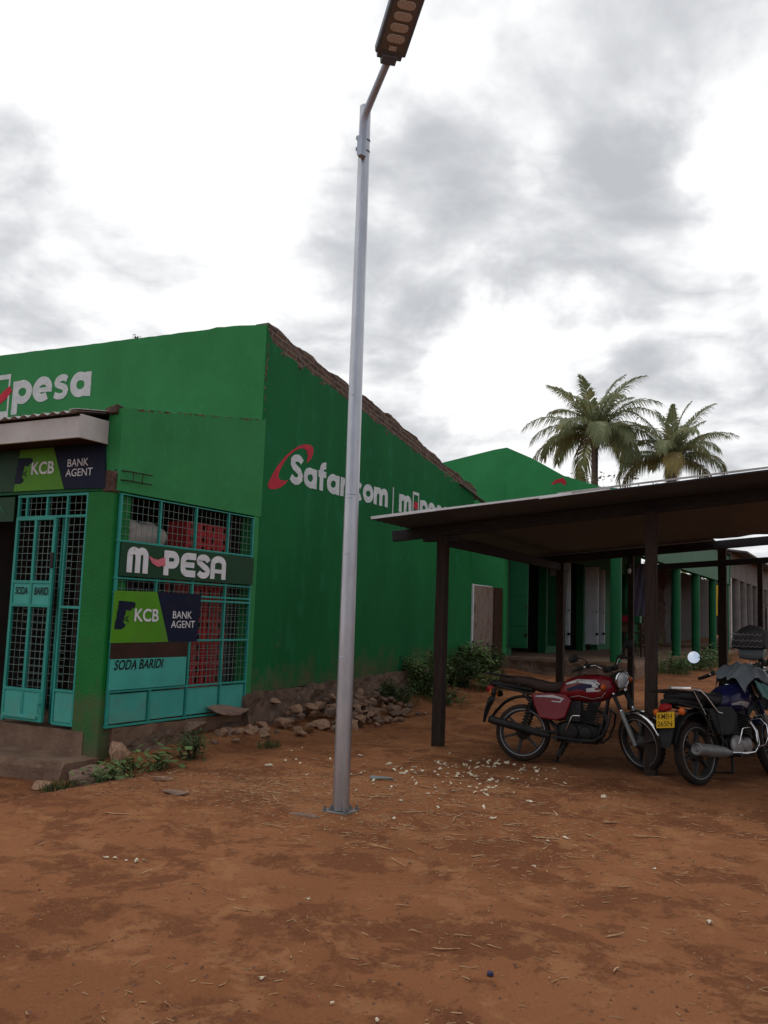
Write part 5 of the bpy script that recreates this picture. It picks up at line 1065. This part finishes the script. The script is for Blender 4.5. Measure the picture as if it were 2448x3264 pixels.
# sheet draped over the blue motorcycle's front
tp = thing('plastic_sheet', 'grey green plastic sheet draped over the handlebar of the blue motorcycle', 'sheet', blu.location); tp.rotation_euler = blu.rotation_euler; ORG[tp.name] = Vector((0, 0, 0))
prof = [(.66, 1.02), (.74, 1.10), (.84, 1.17), (.95, 1.18), (1.08, 1.13), (1.18, 1.05), (1.25, .93), (1.26, .80), (1.24, .68)]
vs = []; nu = 22
def pl(t_):
    k = t_ * (len(prof) - 1); i = min(int(k), len(prof) - 2); f_ = k - i; return prof[i][0] + (prof[i + 1][0] - prof[i][0]) * f_, prof[i][1] + (prof[i + 1][1] - prof[i][1]) * f_
for i in range(30):
    t_ = i / 29; x, z = pl(t_)
    for j in range(nu):
        v = -1 + 2 * j / (nu - 1); wd = .24 - .05 * abs(t_ - .5); dz = -.30 * max(0, abs(v) - .55) ** 1.3 * 1.6
        d = mnoise.noise_vector(Vector((x * 6, v * 2.2, z * 6))) * .035
        vs.append((x + d.x + .02 * math.sin(v * 9 + t_ * 4), v * wd + d.y, z + dz + d.z + .012 * math.sin(v * 13 + t_ * 9)))
mb = MB().add(vs, [(i * nu + j, i * nu + j + 1, (i + 1) * nu + j + 1, (i + 1) * nu + j) for i in range(29) for j in range(nu - 1)], True)
o = part('sheet', mb, 'tarp', tp); o.modifiers.new('solid', 'SOLIDIFY').thickness = .002
mb = MB(); vs = []
for i in range(12):
    for j in range(6): vs.append((.80 + .036 * i + .01 * math.sin(j * 2), -.235 - .015 * j, .99 - .035 * j - .02 * i * .4 + .008 * math.sin(i * 1.7)))
mb.add(vs, [(i * 6 + j, i * 6 + j + 1, i * 6 + 7 + j, i * 6 + 6 + j) for i in range(11) for j in range(5)], True); part('teal_patch', mb, 'tarp_teal', tp)
# patterned cover on the black motorcycle's windscreen
pc = thing('windscreen_cover', 'patterned grey cloth cover with scalloped trim over the black motorcycle front', 'cover', blk.location); pc.rotation_euler = blk.rotation_euler; ORG[pc.name] = Vector((0, 0, 0))
mb = MB(); mb.loft([(.90, 0, 1.33, .16, .09), (.98, 0, 1.36, .21, .14), (1.10, 0, 1.37, .24, .155), (1.22, 0, 1.345, .22, .13), (1.30, 0, 1.29, .15, .07)], 28, 2.4); mb.jitter(.012, 9); part('cloth', mb, 'pattern', pc)
mb = MB()
for row in range(3):
    for k in range(-3, 4):
        a0 = 1.05 + .0 * row; pts = []
        for i in range(7):
            th_ = math.radians(200 + 140 * i / 6); yy = k * .068 + .034 * math.cos(th_) + (.034 if row % 2 else 0); z_ = 1.44 - .075 * row + .03 * math.sin(th_)
            q = min(.97, (abs((z_ - 1.37) / .155)) ** 2.4 + (abs(yy) / .24) ** 2.4)
            pts.append((1.10 + .20 * (1 - q) ** .5 + .012, yy, z_))
        mb.tube(pts, .005, 5, cap=False)
        pts2 = [(1.10 + (yy_ - 1.10), -.232 * (1 - min(.97, abs((z_ - 1.37) / .16) ** 2.4)) ** (1 / 2.4) - .008, z_) for (yy_, _, z_) in [(.95 + (k + 3) * .055 + .027 * math.cos(math.radians(200 + 140 * i / 6)), 0, 1.45 - .075 * row + .03 * math.sin(math.radians(200 + 140 * i / 6))) for i in range(7)]]
        mb.tube(pts2, .005, 5, cap=False); mb.tube([(x_, -y_, z_) for x_, y_, z_ in pts2], .005, 5, cap=False)
part('scalloped_trim', mb, 'pattern_line', pc)
mb = MB(); mb.loft([(.93, 0, 1.17, .15, .06), (1.05, 0, 1.16, .17, .08), (1.22, 0, 1.17, .15, .07)], 18, 3); part('grey_band', mb, 'tarp', pc)
# ------------------------------------------------------------------ plants
def leafy(name, label, cat, x, y, h, rad, n, ls, m_, group=None, seed=0, z0=None, stems=7, flat=.8, grass=0):
    q = random.Random(seed + int(abs(x * 31 + y * 17))); z0 = ghs(x, y) - .02 if z0 is None else z0
    r = thing(name, label, cat, (x, y, z0), 0, group); ST_ = []; mb = MB()
    for k in range(stems):
        a = q.uniform(0, 2 * PI); d = rad * math.sqrt(q.random()); tip = Vector((x + d * math.cos(a), y + d * math.sin(a), z0 + h * q.uniform(.55, 1.0) * (1 - .35 * (d / rad) ** 2)))
        b = Vector((x + d * .35 * math.cos(a), y + d * .35 * math.sin(a), z0)); mid = b.lerp(tip, .5) + Vector((q.uniform(-.04, .04), q.uniform(-.04, .04), .05)); mb.tube([b, mid, tip], [.008, .006, .003], 5); ST_.append((b, mid, tip))
    part('stem', mb, 'stem', r)
    mb = MB()
    for k in range(n):
        b, mid, tip = q.choice(ST_); t_ = q.random() ** .7; p_ = b.lerp(mid, t_ * 2) if t_ < .5 else mid.lerp(tip, t_ * 2 - 1)
        p_ = p_ + Vector((q.gauss(0, ls * .9), q.gauss(0, ls * .9), q.gauss(0, ls * .6))); a = q.uniform(0, 2 * PI); e = q.uniform(-.5, .7); s_ = ls * q.uniform(.55, 1.3)
        d = Vector((math.cos(a) * math.cos(e), math.sin(a) * math.cos(e), math.sin(e))); sd = Vector((-math.sin(a), math.cos(a), q.uniform(-.4, .4))).normalized()
        if p_.z < z0 + .01: p_.z = z0 + .01 + q.random() * .03
        w_ = .36 * flat; up_ = Vector((0, 0, .08 * s_)); mb.add([p_, p_ + d * s_ * .45 + sd * s_ * w_ - up_, p_ + d * s_ * .5, p_ + d * s_ - up_ * 2, p_ + d * s_ * .45 - sd * s_ * w_ - up_], [(0, 1, 2), (1, 3, 2), (3, 4, 2), (4, 0, 2)])
    for k in range(grass):
        a = q.uniform(0, 2 * PI); d = rad * math.sqrt(q.random()); p_ = Vector((x + d * math.cos(a), y + d * math.sin(a), 0)); p_.z = ghs(p_.x, p_.y) - .01; hh = h * q.uniform(.3, .9); ln = Vector((q.uniform(-.5, .5), q.uniform(-.5, .5), 1)).normalized() * hh; sd = Vector((q.uniform(-1, 1), q.uniform(-1, 1), 0)).normalized() * .005
        mb.add([p_ - sd, p_ + sd, p_ + ln * .6 + sd * .7, p_ + ln + Vector((ln.x, ln.y, -.02)) * .4, p_ + ln * .6 - sd * .7], [(0, 1, 2, 4), (4, 2, 3)])
    part('foliage', mb, m_, r, recalc=False); return r
leafy('weed_clump', 'dark bushy weed against the cement plinth below the teal panels', 'weed', -6.35, 7.55, .36, .24, 420, .06, 'leaf_dark', 'weeds', 1, stems=12, flat=.6)
leafy('weed_clump', 'broad-leaved green weed beside the pale triangular stone', 'weed', -6.3, 7.0, .2, .2, 90, .11, 'leaf', 'weeds', 2, stems=9)
leafy('weed_clump', 'low yellow green weed between the pillar foot and triangular stone', 'weed', -6.6, 6.9, .15, .2, 140, .06, 'leaf', 'weeds', 3, stems=9)
leafy('weed_clump', 'ragged green weed spreading in front of the pillar foot', 'weed', -6.3, 6.35, .16, .22, 160, .07, 'leaf', 'weeds', 4, stems=10, grass=50)
leafy('grass_tuft', 'grass tuft at the broken end of the step', 'grass tuft', -6.55, 5.98, .17, .16, 10, .04, 'grass', 'weeds', 5, stems=2, grass=130)
leafy('grass_tuft', 'small grass tuft among the rubble beside the building corner', 'grass tuft', -6.1, 8.6, .14, .14, 10, .04, 'grass', 'weeds', 6, stems=2, grass=110)
for i, (x, y, h_, r_, n_, ls_, m_, lab) in enumerate(((-6.75, 12.9, .5, .36, 700, .075, 'leaf_dark', 'low weed bush at the near end of the overgrown bank'), (-6.75, 14.0, .85, .5, 1500, .085, 'leaf', 'knee-high weed bush against the foundation left of the shelter post'), (-6.7, 15.1, 0.8, .5, 1500, .08, 'leaf_dark', 'tall dark weed bush in the middle of the overgrown bank'), (-6.85, 16.2, .7, .42, 1300, .09, 'leaf', 'tall green weed bush below the rusty gate'), (-6.9, 17.2, .6, .4, 1100, .09, 'leaf_dark', 'dark weed bush below the brown gate board'), (-6.2, 13.7, .28, .35, 240, .07, 'leaf', 'low spreading weed on the sunny edge of the bank'), (-6.1, 15.4, .4, .4, 300, .08, 'leaf', 'light green weed at the front of the bank'))):
    leafy('weed_bush', lab, 'weed bush', x, y, h_, r_, n_, ls_, m_, 'weeds along the bank', 10 + i, stems=16, grass=60)
for i, (x, y, h_, r_, lab) in enumerate(((-4.1, 21.0, .55, .5, 'pale green weed patch at the edge of the far veranda floor'), (-3.9, 22.6, .5, .55, 'weed patch below the first far green column'), (-3.9, 24.4, .5, .6, 'weed patch beside the round motorcycle mirror'), (-4.0, 26.6, .6, .5, 'weeds between the far green columns'))):
    leafy('weed_bush', lab, 'weed bush', x, y, h_, r_, 380, .09, 'leaf', 'weeds by the far veranda', 30 + i, stems=12, grass=220)
leafy('weed_bush', 'pale green shrub growing against the grey corrugated wall', 'shrub', -5.2, 23.3, 1.0, .5, 500, .08, 'leaf', None, 40, stems=14, z0=.75)
leafy('weed_bush', 'dry roadside weeds at the foot of the grey columns', 'weed bush', -3.9, 36, .7, .9, 300, .12, 'grass', None, 41, stems=10, grass=300)
leafy('grass_tuft', 'sprig of dry grass growing on top of the front parapet', 'grass tuft', -9.55, 9.58, .07, .06, 30, .035, 'grass', None, 42, z0=5.45, stems=5)

# ------------------------------------------------------------------ palms and trees
def palm(label, x, y, zc, Lf, nf, seed, upright):
    q = random.Random(seed); r = thing('palm_tree', label, 'palm tree', (x, y, ghs(x, y)), 0, 'coconut palms'); z0 = ghs(x, y) - .2; lean = q.uniform(-.25, .25)
    pts = [(x + lean * (1 - (i / 12)) ** 2, y, z0 + (zc - .35 - z0) * i / 12) for i in range(13)]
    part('trunk', MB().tube(pts, [.27 - .09 * i / 12 + (.012 if i % 2 else 0) for i in range(13)], 14), 'palm_trunk', r)
    mb = MB()
    for k in range(16):
        a = k * 2.4; d = Vector((math.cos(a), math.sin(a), 0)); mb.tube([Vector((x, y, zc - .9 + k * .045)) + d * .12, Vector((x, y, zc - .3 + k * .04)) + d * .3, Vector((x, y, zc + .0 + k * .03)) + d * .55], [.09, .06, .03], 6)
    part('leaf_bases', mb, 'frond_rib', r)
    for k in range(nf):
        f_ = k / (nf - 1); az = k * 2.399 + q.uniform(-.25, .25); el0 = math.radians(84 - 72 * f_ ** .8 + q.uniform(-8, 8)); droop = (1.0 + 1.0 * f_) * q.uniform(.8, 1.25); Ln = Lf * q.uniform(.88, 1.08) * (1 if f_ > .15 else .85)
        if f_ < .2: el0 = max(el0, math.radians(70)); droop *= .8
        p_ = Vector((x, y, zc)) + Vector((math.cos(az), math.sin(az), 0)) * .12; el = el0; P = [p_.copy()]; m = 15
        tw = q.uniform(-.3, .3)
        for i in range(m):
            el -= droop / m * (.35 + 1.3 * i / m); az2 = az + tw * i / m; p_ = p_ + Vector((math.cos(az2) * math.cos(el), math.sin(az2) * math.cos(el), math.sin(el))) * Ln / m; P.append(p_.copy())
        mb = MB(); mb.tube(P, [.032 * (1 - .85 * i / m) + .004 for i in range(m + 1)], 5, smooth=True); nr = len(mb.f)
        npair = 64; old = f_ > .85 and q.random() < .3
        for i in range(npair):
            u_ = .10 + .89 * i / (npair - 1); kk = u_ * m; i0 = min(int(kk), m - 1); pp = P[i0].lerp(P[i0 + 1], kk - i0); d = (P[i0 + 1] - P[i0]).normalized(); sd = d.cross(Vector((0, 0, 1)))
            if sd.length < .15: sd = Vector((-math.sin(az), math.cos(az), 0))
            sd.normalize(); up_ = sd.cross(d)
            ll = Lf * .225 * (math.sin(PI * min(1, .18 + u_ * .78)) ** .7) * q.uniform(.8, 1.1)
            for s_ in (-1, 1):
                if q.random() < .04: continue
                dirv = (sd * s_ * (1.0 - .35 * u_) + d * (.45 + .6 * u_) + up_ * q.uniform(.05, .3)).normalized(); sag = .55 + 1.1 * f_ + q.uniform(0, .5)
                mid_ = pp + dirv * ll * .55 - Vector((0, 0, ll * .10 * sag)); tip_ = pp + dirv * ll * .95 - Vector((0, 0, ll * .55 * sag)); wv = (d - dirv * d.dot(dirv)).normalized() * Lf * .0074
                mb.add([pp - wv * .6, pp + wv * .6, mid_ + wv, mid_ - wv, tip_], [(0, 1, 2, 3), (3, 2, 4)])
        part('frond', mb, 'frond_old' if old else 'frond', r, recalc=False)
    return r
palm('taller coconut palm rising behind the peaked green gable', -14.42, 52, 12.5, 4.8, 28, 5, 1)
palm('shorter coconut palm right of the taller one, above the shelter roof', -9.95, 52, 10.9, 4.0, 26, 17, 1)
def tree(label, x, y, h, rad, n, ls, m_, seed, group, name='leafy_tree', trunk=.16, base=None, layers=9):
    q = random.Random(seed); z0 = ghs(x, y) - .1; r = thing(name, label, 'tree', (x, y, z0 + .1), 0, group); mb = MB(); cl_ = []
    top = Vector((x + q.uniform(-.3, .3), y, z0 + h * .55)); mb.tube([(x, y, z0), (x + q.uniform(-.1, .1), y, z0 + h * .28), top], [trunk, trunk * .75, trunk * .5], 10)
    for k in range(layers):
        a = k * 2.4 + q.uniform(-.4, .4); rr_ = rad * q.uniform(.35, .95); zc = z0 + h * q.uniform(.5, .93); c_ = Vector((x + rr_ * math.cos(a), y + rr_ * math.sin(a), zc)); b = Vector((x, y, z0 + h * q.uniform(.28, .5)))
        mid = b.lerp(c_, .55) + Vector((0, 0, h * .05)); mb.tube([b, mid, c_], [trunk * .4, trunk * .25, trunk * .08], 6); cl_.append((c_, rad * q.uniform(.28, .5)))
        for j in range(3):
            e = c_ + Vector((q.gauss(0, .5), q.gauss(0, .5), q.gauss(.1, .35))) * rad * .5; mb.tube([mid, mid.lerp(e, .6) + Vector((0, 0, .05)), e], [trunk * .12, trunk * .08, trunk * .03], 5); cl_.append((e, rad * q.uniform(.15, .33)))
    part('trunk', mb, 'bark', r); mb = MB()
    for k in range(n):
        c_, cr = q.choice(cl_); d = Vector((q.gauss(0, 1), q.gauss(0, 1), q.gauss(0, .75))); d = d.normalized() * cr * q.random() ** .4; p_ = c_ + d
        a = q.uniform(0, 2 * PI); e = q.uniform(-.6, .6); s_ = ls * q.uniform(.6, 1.3); dv = Vector((math.cos(a) * math.cos(e), math.sin(a) * math.cos(e), math.sin(e))); sd = Vector((-math.sin(a), math.cos(a), q.uniform(-.6, .6))).normalized() * s_ * .3
        mb.add([p_, p_ + dv * s_ * .5 + sd, p_ + dv * s_, p_ + dv * s_ * .5 - sd], [(0, 1, 2, 3)])
    part('crown', mb, m_, r, recalc=False); return r
tree('open-crowned leafy tree below the taller palm, beside the gable slope', -14.9, 48, 9.7, 1.7, 1300, .2, 'tree_leaf', 3, 'trees behind the green building', trunk=.2)
tree('sparse leafy tree standing between the two palms', -11.7, 49, 9.6, 2.0, 1500, .2, 'tree_leaf', 8, 'trees behind the green building', trunk=.2)
for i, (x, y, h_, rd, lab) in enumerate(((-6.2, 70, 4.6, 2.6, 'round green tree at the right edge beyond the grey colonnade'), (-9.4, 72, 4.5, 2.6, 'tree seen between the last grey columns'), (-12.6, 75, 5.0, 3.0, 'tree seen between the middle grey columns'), (-16.2, 76, 5.2, 3.2, 'dark tree behind the yellow notice board'), (-2.2, 74, 4.8, 3.0, 'broad far tree just outside the right edge'), (2.8, 78, 5.2, 3.4, 'far tree on the right, beyond the cut-off motorcycle'))):
    tree(lab, x, y, h_, rd, 2600, .34, 'far_leaf', 20 + i, 'far trees beyond the colonnade', trunk=.2, layers=11)
def board(label, x, y, z, w, h, m_, lines=None, tm='tail_red', rz=.2):
    r = thing('notice_board', label, 'sign', (x, y, ghs(x, y)), 0); g = ghs(x, y)
    part('panel', MB().box(x - w / 2, x + w / 2, y, y + .05, z, z + h), m_, r, bevel=.01)
    mb = MB(); mb.box(x - w / 2 + .05, x - w / 2 + .15, y + .06, y + .14, g - .1, z + h); mb.box(x + w / 2 - .15, x + w / 2 - .05, y + .06, y + .14, g - .1, z + h); part('post', mb, 'wood_dark', r)
    for k, (s_, wf, hf) in enumerate(lines or []):
        type_text('lettering', s_, FRONT(x - w / 2 + .08, z + h * (.56 - .42 * k), y - .001), w * wf, h * hf, tm, r, bold=.03)
board('white notice board with red capitals at the right edge beyond the posts', -3.72, 45, 1.35, 1.35, 1.15, 'sign_white', [('ANE', .7, .28), ('25', .5, .28)])
board('yellow notice board seen between two far green columns', -9.5, 60, 2.2, 1.6, 1.9, 'sign_yellow', [('C', .3, .3)], 'black_paint')
board('pale blue board seen between the grey columns', -8.3, 60, 2.1, .9, 1.1, 'sign_blue')
kb = thing('roadside_kiosk', 'small white roadside kiosk below the yellow notice board', 'kiosk', (-9.6, 58, ghs(-9.6, 58))); g = ghs(-9.6, 58)
part('wall', MB().box(-10.2, -9.1, 57.5, 58.6, g, g + 1.25), 'sign_white', kb, bevel=.02); part('roof', MB().box(-10.35, -8.95, 57.3, 58.8, g + 1.251, g + 1.32), 'iron_sheet', kb); part('counter_shade_panel', MB().box(-9.95, -9.35, 57.47, 57.5, g + .55, g + 1.05), 'interior', kb)  # dark panel on the solid wall imitates the shade of an opening

# ------------------------------------------------------------------ stones, sticks, husks
def rock_mesh(seed, squash=.7):
    bm = bmesh.new(); r_ = random.Random(seed * 13 + 5)
    for k in range(15):
        d = Vector((r_.gauss(0, 1), r_.gauss(0, 1), r_.gauss(0, 1))).normalized(); bm.verts.new(d * r_.uniform(.8, 1.15))
    bmesh.ops.convex_hull(bm, input=bm.verts[:]); bmesh.ops.delete(bm, geom=[v for v in bm.verts if not v.link_faces], context='VERTS')
    bmesh.ops.bevel(bm, geom=bm.edges[:], offset=.07, segments=1, affect='EDGES'); bmesh.ops.triangulate(bm, faces=bm.faces[:]); bmesh.ops.subdivide_edges(bm, edges=bm.edges[:], cuts=1, use_grid_fill=True)
    for v in bm.verts: v.co += mnoise.noise_vector(v.co * 2.6 + Vector((seed, 0, 0))) * .09; v.co.z *= squash
    bm.verts.index_update(); mb = MB(); mb.add([v.co.copy() for v in bm.verts], [tuple(v.index for v in f.verts) for f in bm.faces], False); bm.free(); return mb
def place(proto, x, y, s, rx=0, ry=0, rz=0, dz=0, label=None, sz=None):
    o = proto.copy(); C.objects.link(o); o.location = (x, y, ghs(x, y) + dz); o.scale = sz or (s, s, s); o.rotation_euler = (rx, ry, rz)
    if label: o['label'] = label
    return o
q = random.Random(21)
protos = []
for k in range(7):
    o = part('stone', rock_mesh(k + 1, .62 + .05 * k), 'stone' if k < 5 else 'stone_dark'); tag(o, 'rough red brown stone in the heap along the green wall foundation', 'stone', 'stones heaped along the foundation'); protos.append(o)
spots = []
for k in range(170):
    y = q.triangular(9.4, 12.9, 11.6); x = -6.1 - .75 * q.random() ** .7; s = q.choice((.035, .045, .05, .06, .07, .09)) * q.uniform(.8, 1.2)
    z = max(0, (-6.05 - x)) * .30 * q.uniform(.4, 1.0) * (1 if 9.8 < y < 12.3 else .4); spots.append((x, y, s, z))
for k in range(20): spots.append((q.uniform(-6.8, -6.4), q.uniform(8.2, 9.4), q.uniform(.04, .09), 0))
for k, (x, y, s, z) in enumerate(spots):
    if k < 7: o = protos[k]; o.location = (x, y, ghs(x, y) + z + s * .2); o.scale = (s, s, s); o.rotation_euler = (q.uniform(-.4, .4), q.uniform(-.4, .4), q.uniform(0, 6))
    else: place(q.choice(protos), x, y, s, q.uniform(-.5, .5), q.uniform(-.5, .5), q.uniform(0, 6), z + s * .2, sz=(s * q.uniform(.9, 1.5), s, s * q.uniform(.6, 1)))
def single(seed, x, y, sz, rot, dz, label, m_='stone'):
    o = part('stone', rock_mesh(seed), m_); tag(o, label, 'stone'); o.location = (x, y, ghs(x, y) + dz); o.scale = sz; o.rotation_euler = rot; return o
single(31, -6.88, 7.03, (.13, .12, .19), (.1, .1, .6), .10, 'pale triangular stone standing against the plinth behind the weeds')
single(32, -7.0, 8.95, (.17, .5, .10), (0, .2, .05), .22, 'broken cement ledge jutting from the plinth under the last teal panel', 'stone_dark')
single(33, -6.35, 10.15, (.17, .14, .11), (.2, .1, .4), .06, 'large pale boulder in front of the rubble heap, left of the lamp pole')
single(34, -6.62, 9.6, (.12, .09, .12), (.3, .2, 1.1), .08, 'pale angular stone leaning on the foundation corner')
single(35, -6.88, 9.8, (.10, .13, .10), (.3, .2, 1.1), .24, 'rounded grey stone lying high against the foundation corner')
single(36, -6.55, 6.28, (.22, .16, .14), (.2, .3, .3), .05, 'dark broken stone at the end of the door step', 'stone_dark')
single(37, -6.75, 6.6, (.22, .2, .16), (.2, .0, .9), .05, 'dark stone wedged under the foot of the green pillar', 'stone_dark')
single(38, -5.2, 6.0, (.16, .09, .035), (0, 0, .4), .01, 'flat red stone half buried in the open dirt, left of the lamp', 'stone_dark')
single(39, -3.88, 5.98, (.14, .07, .025), (0, 0, .1), .008, 'flat brown stone lying beside the lamp base plate', 'stone_dark')
single(40, -6.9, 6.1, (.12, .10, .08), (0, 0, .1), .03, 'small brown stone beside the broken step')
single(41, -5.75, 6.45, (.11, .07, .05), (0, .1, .7), .02, 'flat pale stone in front of the weeds by the pillar')
single(42, -7.0, 8.35, (.12, .22, .12), (.1, 0, 0), .10, 'brown stone bedded in the plinth behind the dark bushy weed', 'stone_dark')
def visible_xy():
    while True:
        d = q.uniform(3.6, 15) if q.random() < .6 else 3.6 + 12 * q.random() ** 1.6; a = math.radians(q.uniform(3, 56)); x, y = -d * math.sin(a), d * math.cos(a)
        if x > -6.9 or y < 6.0: return x, y
# individual sticks
SL = 'dry pale maize stalk fragment lying loose on the red dirt'
sp_ = []
for k in range(6):
    mb = MB(); m = 5; Ln = 1.0; pts = [(-.5 + i / 4, .05 * math.sin(i * 1.3 + k), .02 * math.sin(i * 2 + k)) for i in range(5)]
    mb.tube(pts, [.05, .06, .055, .05, .025] if k % 2 else [.03, .04, .04, .035, .02], 6); 
    for i in range(len(mb.v)): v = mb.v[i]; mb.v[i] = (v[0], v[1] * (1.3 if k % 3 == 0 else .9), v[2] * .5)
    o = part('stick', mb, 'stick'); tag(o, SL, 'stick', 'dry stalk fragments on the dirt'); sp_.append(o)
clusters = [(-3.6, 7.7, .7, .7, 62), (-3.0, 6.0, .8, .5, 44), (-5.0, 6.6, .6, .35, 34), (-4.1, 6.9, .6, .5, 28), (-1.5, 5.9, .8, .8, 22), (-1.75, 4.1, .2, .12, 5), (-2.3, 7.2, .8, .7, 14)]
kk = 0
for cx, cy, sx, sy, n_ in clusters + [(None, 0, 0, 0, 22)]:
    for k in range(n_):
        if cx is None: x, y = visible_xy()
        else: x, y = q.gauss(cx, sx), q.gauss(cy, sy)
        if x < -6.6 and y > 5.8: continue
        s = q.uniform(.04, .13) if q.random() < .85 else q.uniform(.13, .30)
        if kk < 6: o = sp_[kk]; o.location = (x, y, ghs(x, y) + .008); o.scale = (s, s * .9, s * .9); o.rotation_euler = (0, q.uniform(-.06, .06), q.uniform(0, 6.3))
        else: place(q.choice(sp_), x, y, s, 0, q.uniform(-.08, .08), q.gauss(.2, .8), .008, sz=(s, min(s, .13) * .9, min(s, .13) * .9))
        kk += 1
HL = 'crumpled pale husk scrap littering the dirt'
hp = []
for k in range(6):
    mb = rock_mesh(60 + k, .35); mb.jitter(.55, 1.9, k); 
    if k % 2: mb.v = [(v[0] * 1.7, v[1] * .55, v[2]) for v in mb.v]
    o = part('husk_scrap', mb, 'scrap'); tag(o, HL, 'litter', 'pale husk scraps'); hp.append(o)
kk = 0
for cx, cy, sx, sy, n_ in ((-3.75, 8.55, .45, .45, 80), (-3.4, 7.9, .5, .55, 46), (-3.35, 9.3, .3, .2, 18), (-4.0, 4.3, .12, .06, 5), (-1.85, 3.3, .2, .12, 3), (-4.5, 7.4, .7, .5, 8), (-2.2, 6.4, .9, .9, 8), (-5.6, 8.6, .5, .6, 8)):
    for k in range(n_):
        x, y = q.gauss(cx, sx), q.gauss(cy, sy); s = q.choice((.010, .012, .015, .018, .025)) * q.uniform(.8, 1.2)
        if kk < 6: o = hp[kk]; o.location = (x, y, ghs(x, y) + .01); o.scale = (s, s, s); o.rotation_euler = (q.uniform(-.3, .3), q.uniform(-.3, .3), q.uniform(0, 6))
        else: place(q.choice(hp), x, y, s, q.uniform(-.4, .4), q.uniform(-.4, .4), q.uniform(0, 6), .01)
        kk += 1
o = part('plastic_packet', MB().box(-.11, .11, -.04, .04, 0, .012).jitter(.02, 9), 'tarp', bevel=.004); tag(o, 'flattened grey green plastic packet on the dirt behind the lamp base', 'packet'); o.location = (-4.1, 7.62, ghs(-4.1, 7.62) + .012); o.rotation_euler = (0, 0, .5)
o = part('bottle_cap', MB().lathe((0, 0, 0), (0, 0, 1), [(0, .014), (.015, .014), (.017, .012), (.019, 0)], 16), 'cap_blue'); tag(o, 'dark blue bottle cap on the bare foreground dirt', 'bottle cap'); o.location = (-1.50, 3.83, ghs(-1.50, 3.83) + .004); o.scale = (.8, .8, .8)
# uncountable crumbs
mb = MB()
for k in range(6000):
    x, y = visible_xy(); s = .003 + .010 * q.random() ** 3; z = ghs(x, y)
    if q.random() < .35: x, y = q.gauss(-5.6, .8), q.gauss(6.6, .8); z = ghs(x, y); s *= 1.3
    vs = [(x + s * q.uniform(.6, 1.3) * a, y + s * q.uniform(.6, 1.3) * b, z + s * q.uniform(.4, .9) * c_) for a, b, c_ in ((1, 0, 0), (-1, 0, 0), (0, 1, 0), (0, -1, 0), (0, 0, 1), (0, 0, -1))]
    mb.add(vs, [(0, 2, 4), (2, 1, 4), (1, 3, 4), (3, 0, 4), (2, 0, 5), (1, 2, 5), (3, 1, 5), (0, 3, 5)])
o = part('pebbles', mb, 'pebble'); tag(o, 'fine red brown pebbles and clods strewn over the dirt', 'pebbles', kind='stuff')
mb = MB()
for k in range(4200):
    if q.random() < .72: cx, cy, sx, sy, n_ = q.choice(clusters[:4] + clusters[6:]); x, y = q.gauss(cx, sx * 1.2), q.gauss(cy, sy * 1.2)
    else: x, y = visible_xy()
    a = q.gauss(.3, 1.0); Ln = q.uniform(.007, .032) * q.uniform(.6, 1); w_ = q.uniform(.0014, .0036); z = ghs(x, y) + .003; d = Vector((math.cos(a), math.sin(a), q.uniform(-.1, .15))) * Ln; sd = Vector((-math.sin(a), math.cos(a), 0)) * w_; p_ = Vector((x, y, z)); u_ = Vector((0, 0, w_))
    mb.add([p_ - d - sd, p_ - d + sd, p_ + d + sd, p_ + d - sd, p_ - d + u_, p_ + d + u_], [(0, 1, 4), (2, 3, 5), (0, 4, 5, 3), (4, 1, 2, 5)])
o = part('straw_litter', mb, 'straw'); tag(o, 'fine straw crumbs trodden into the dirt', 'straw', kind='stuff')
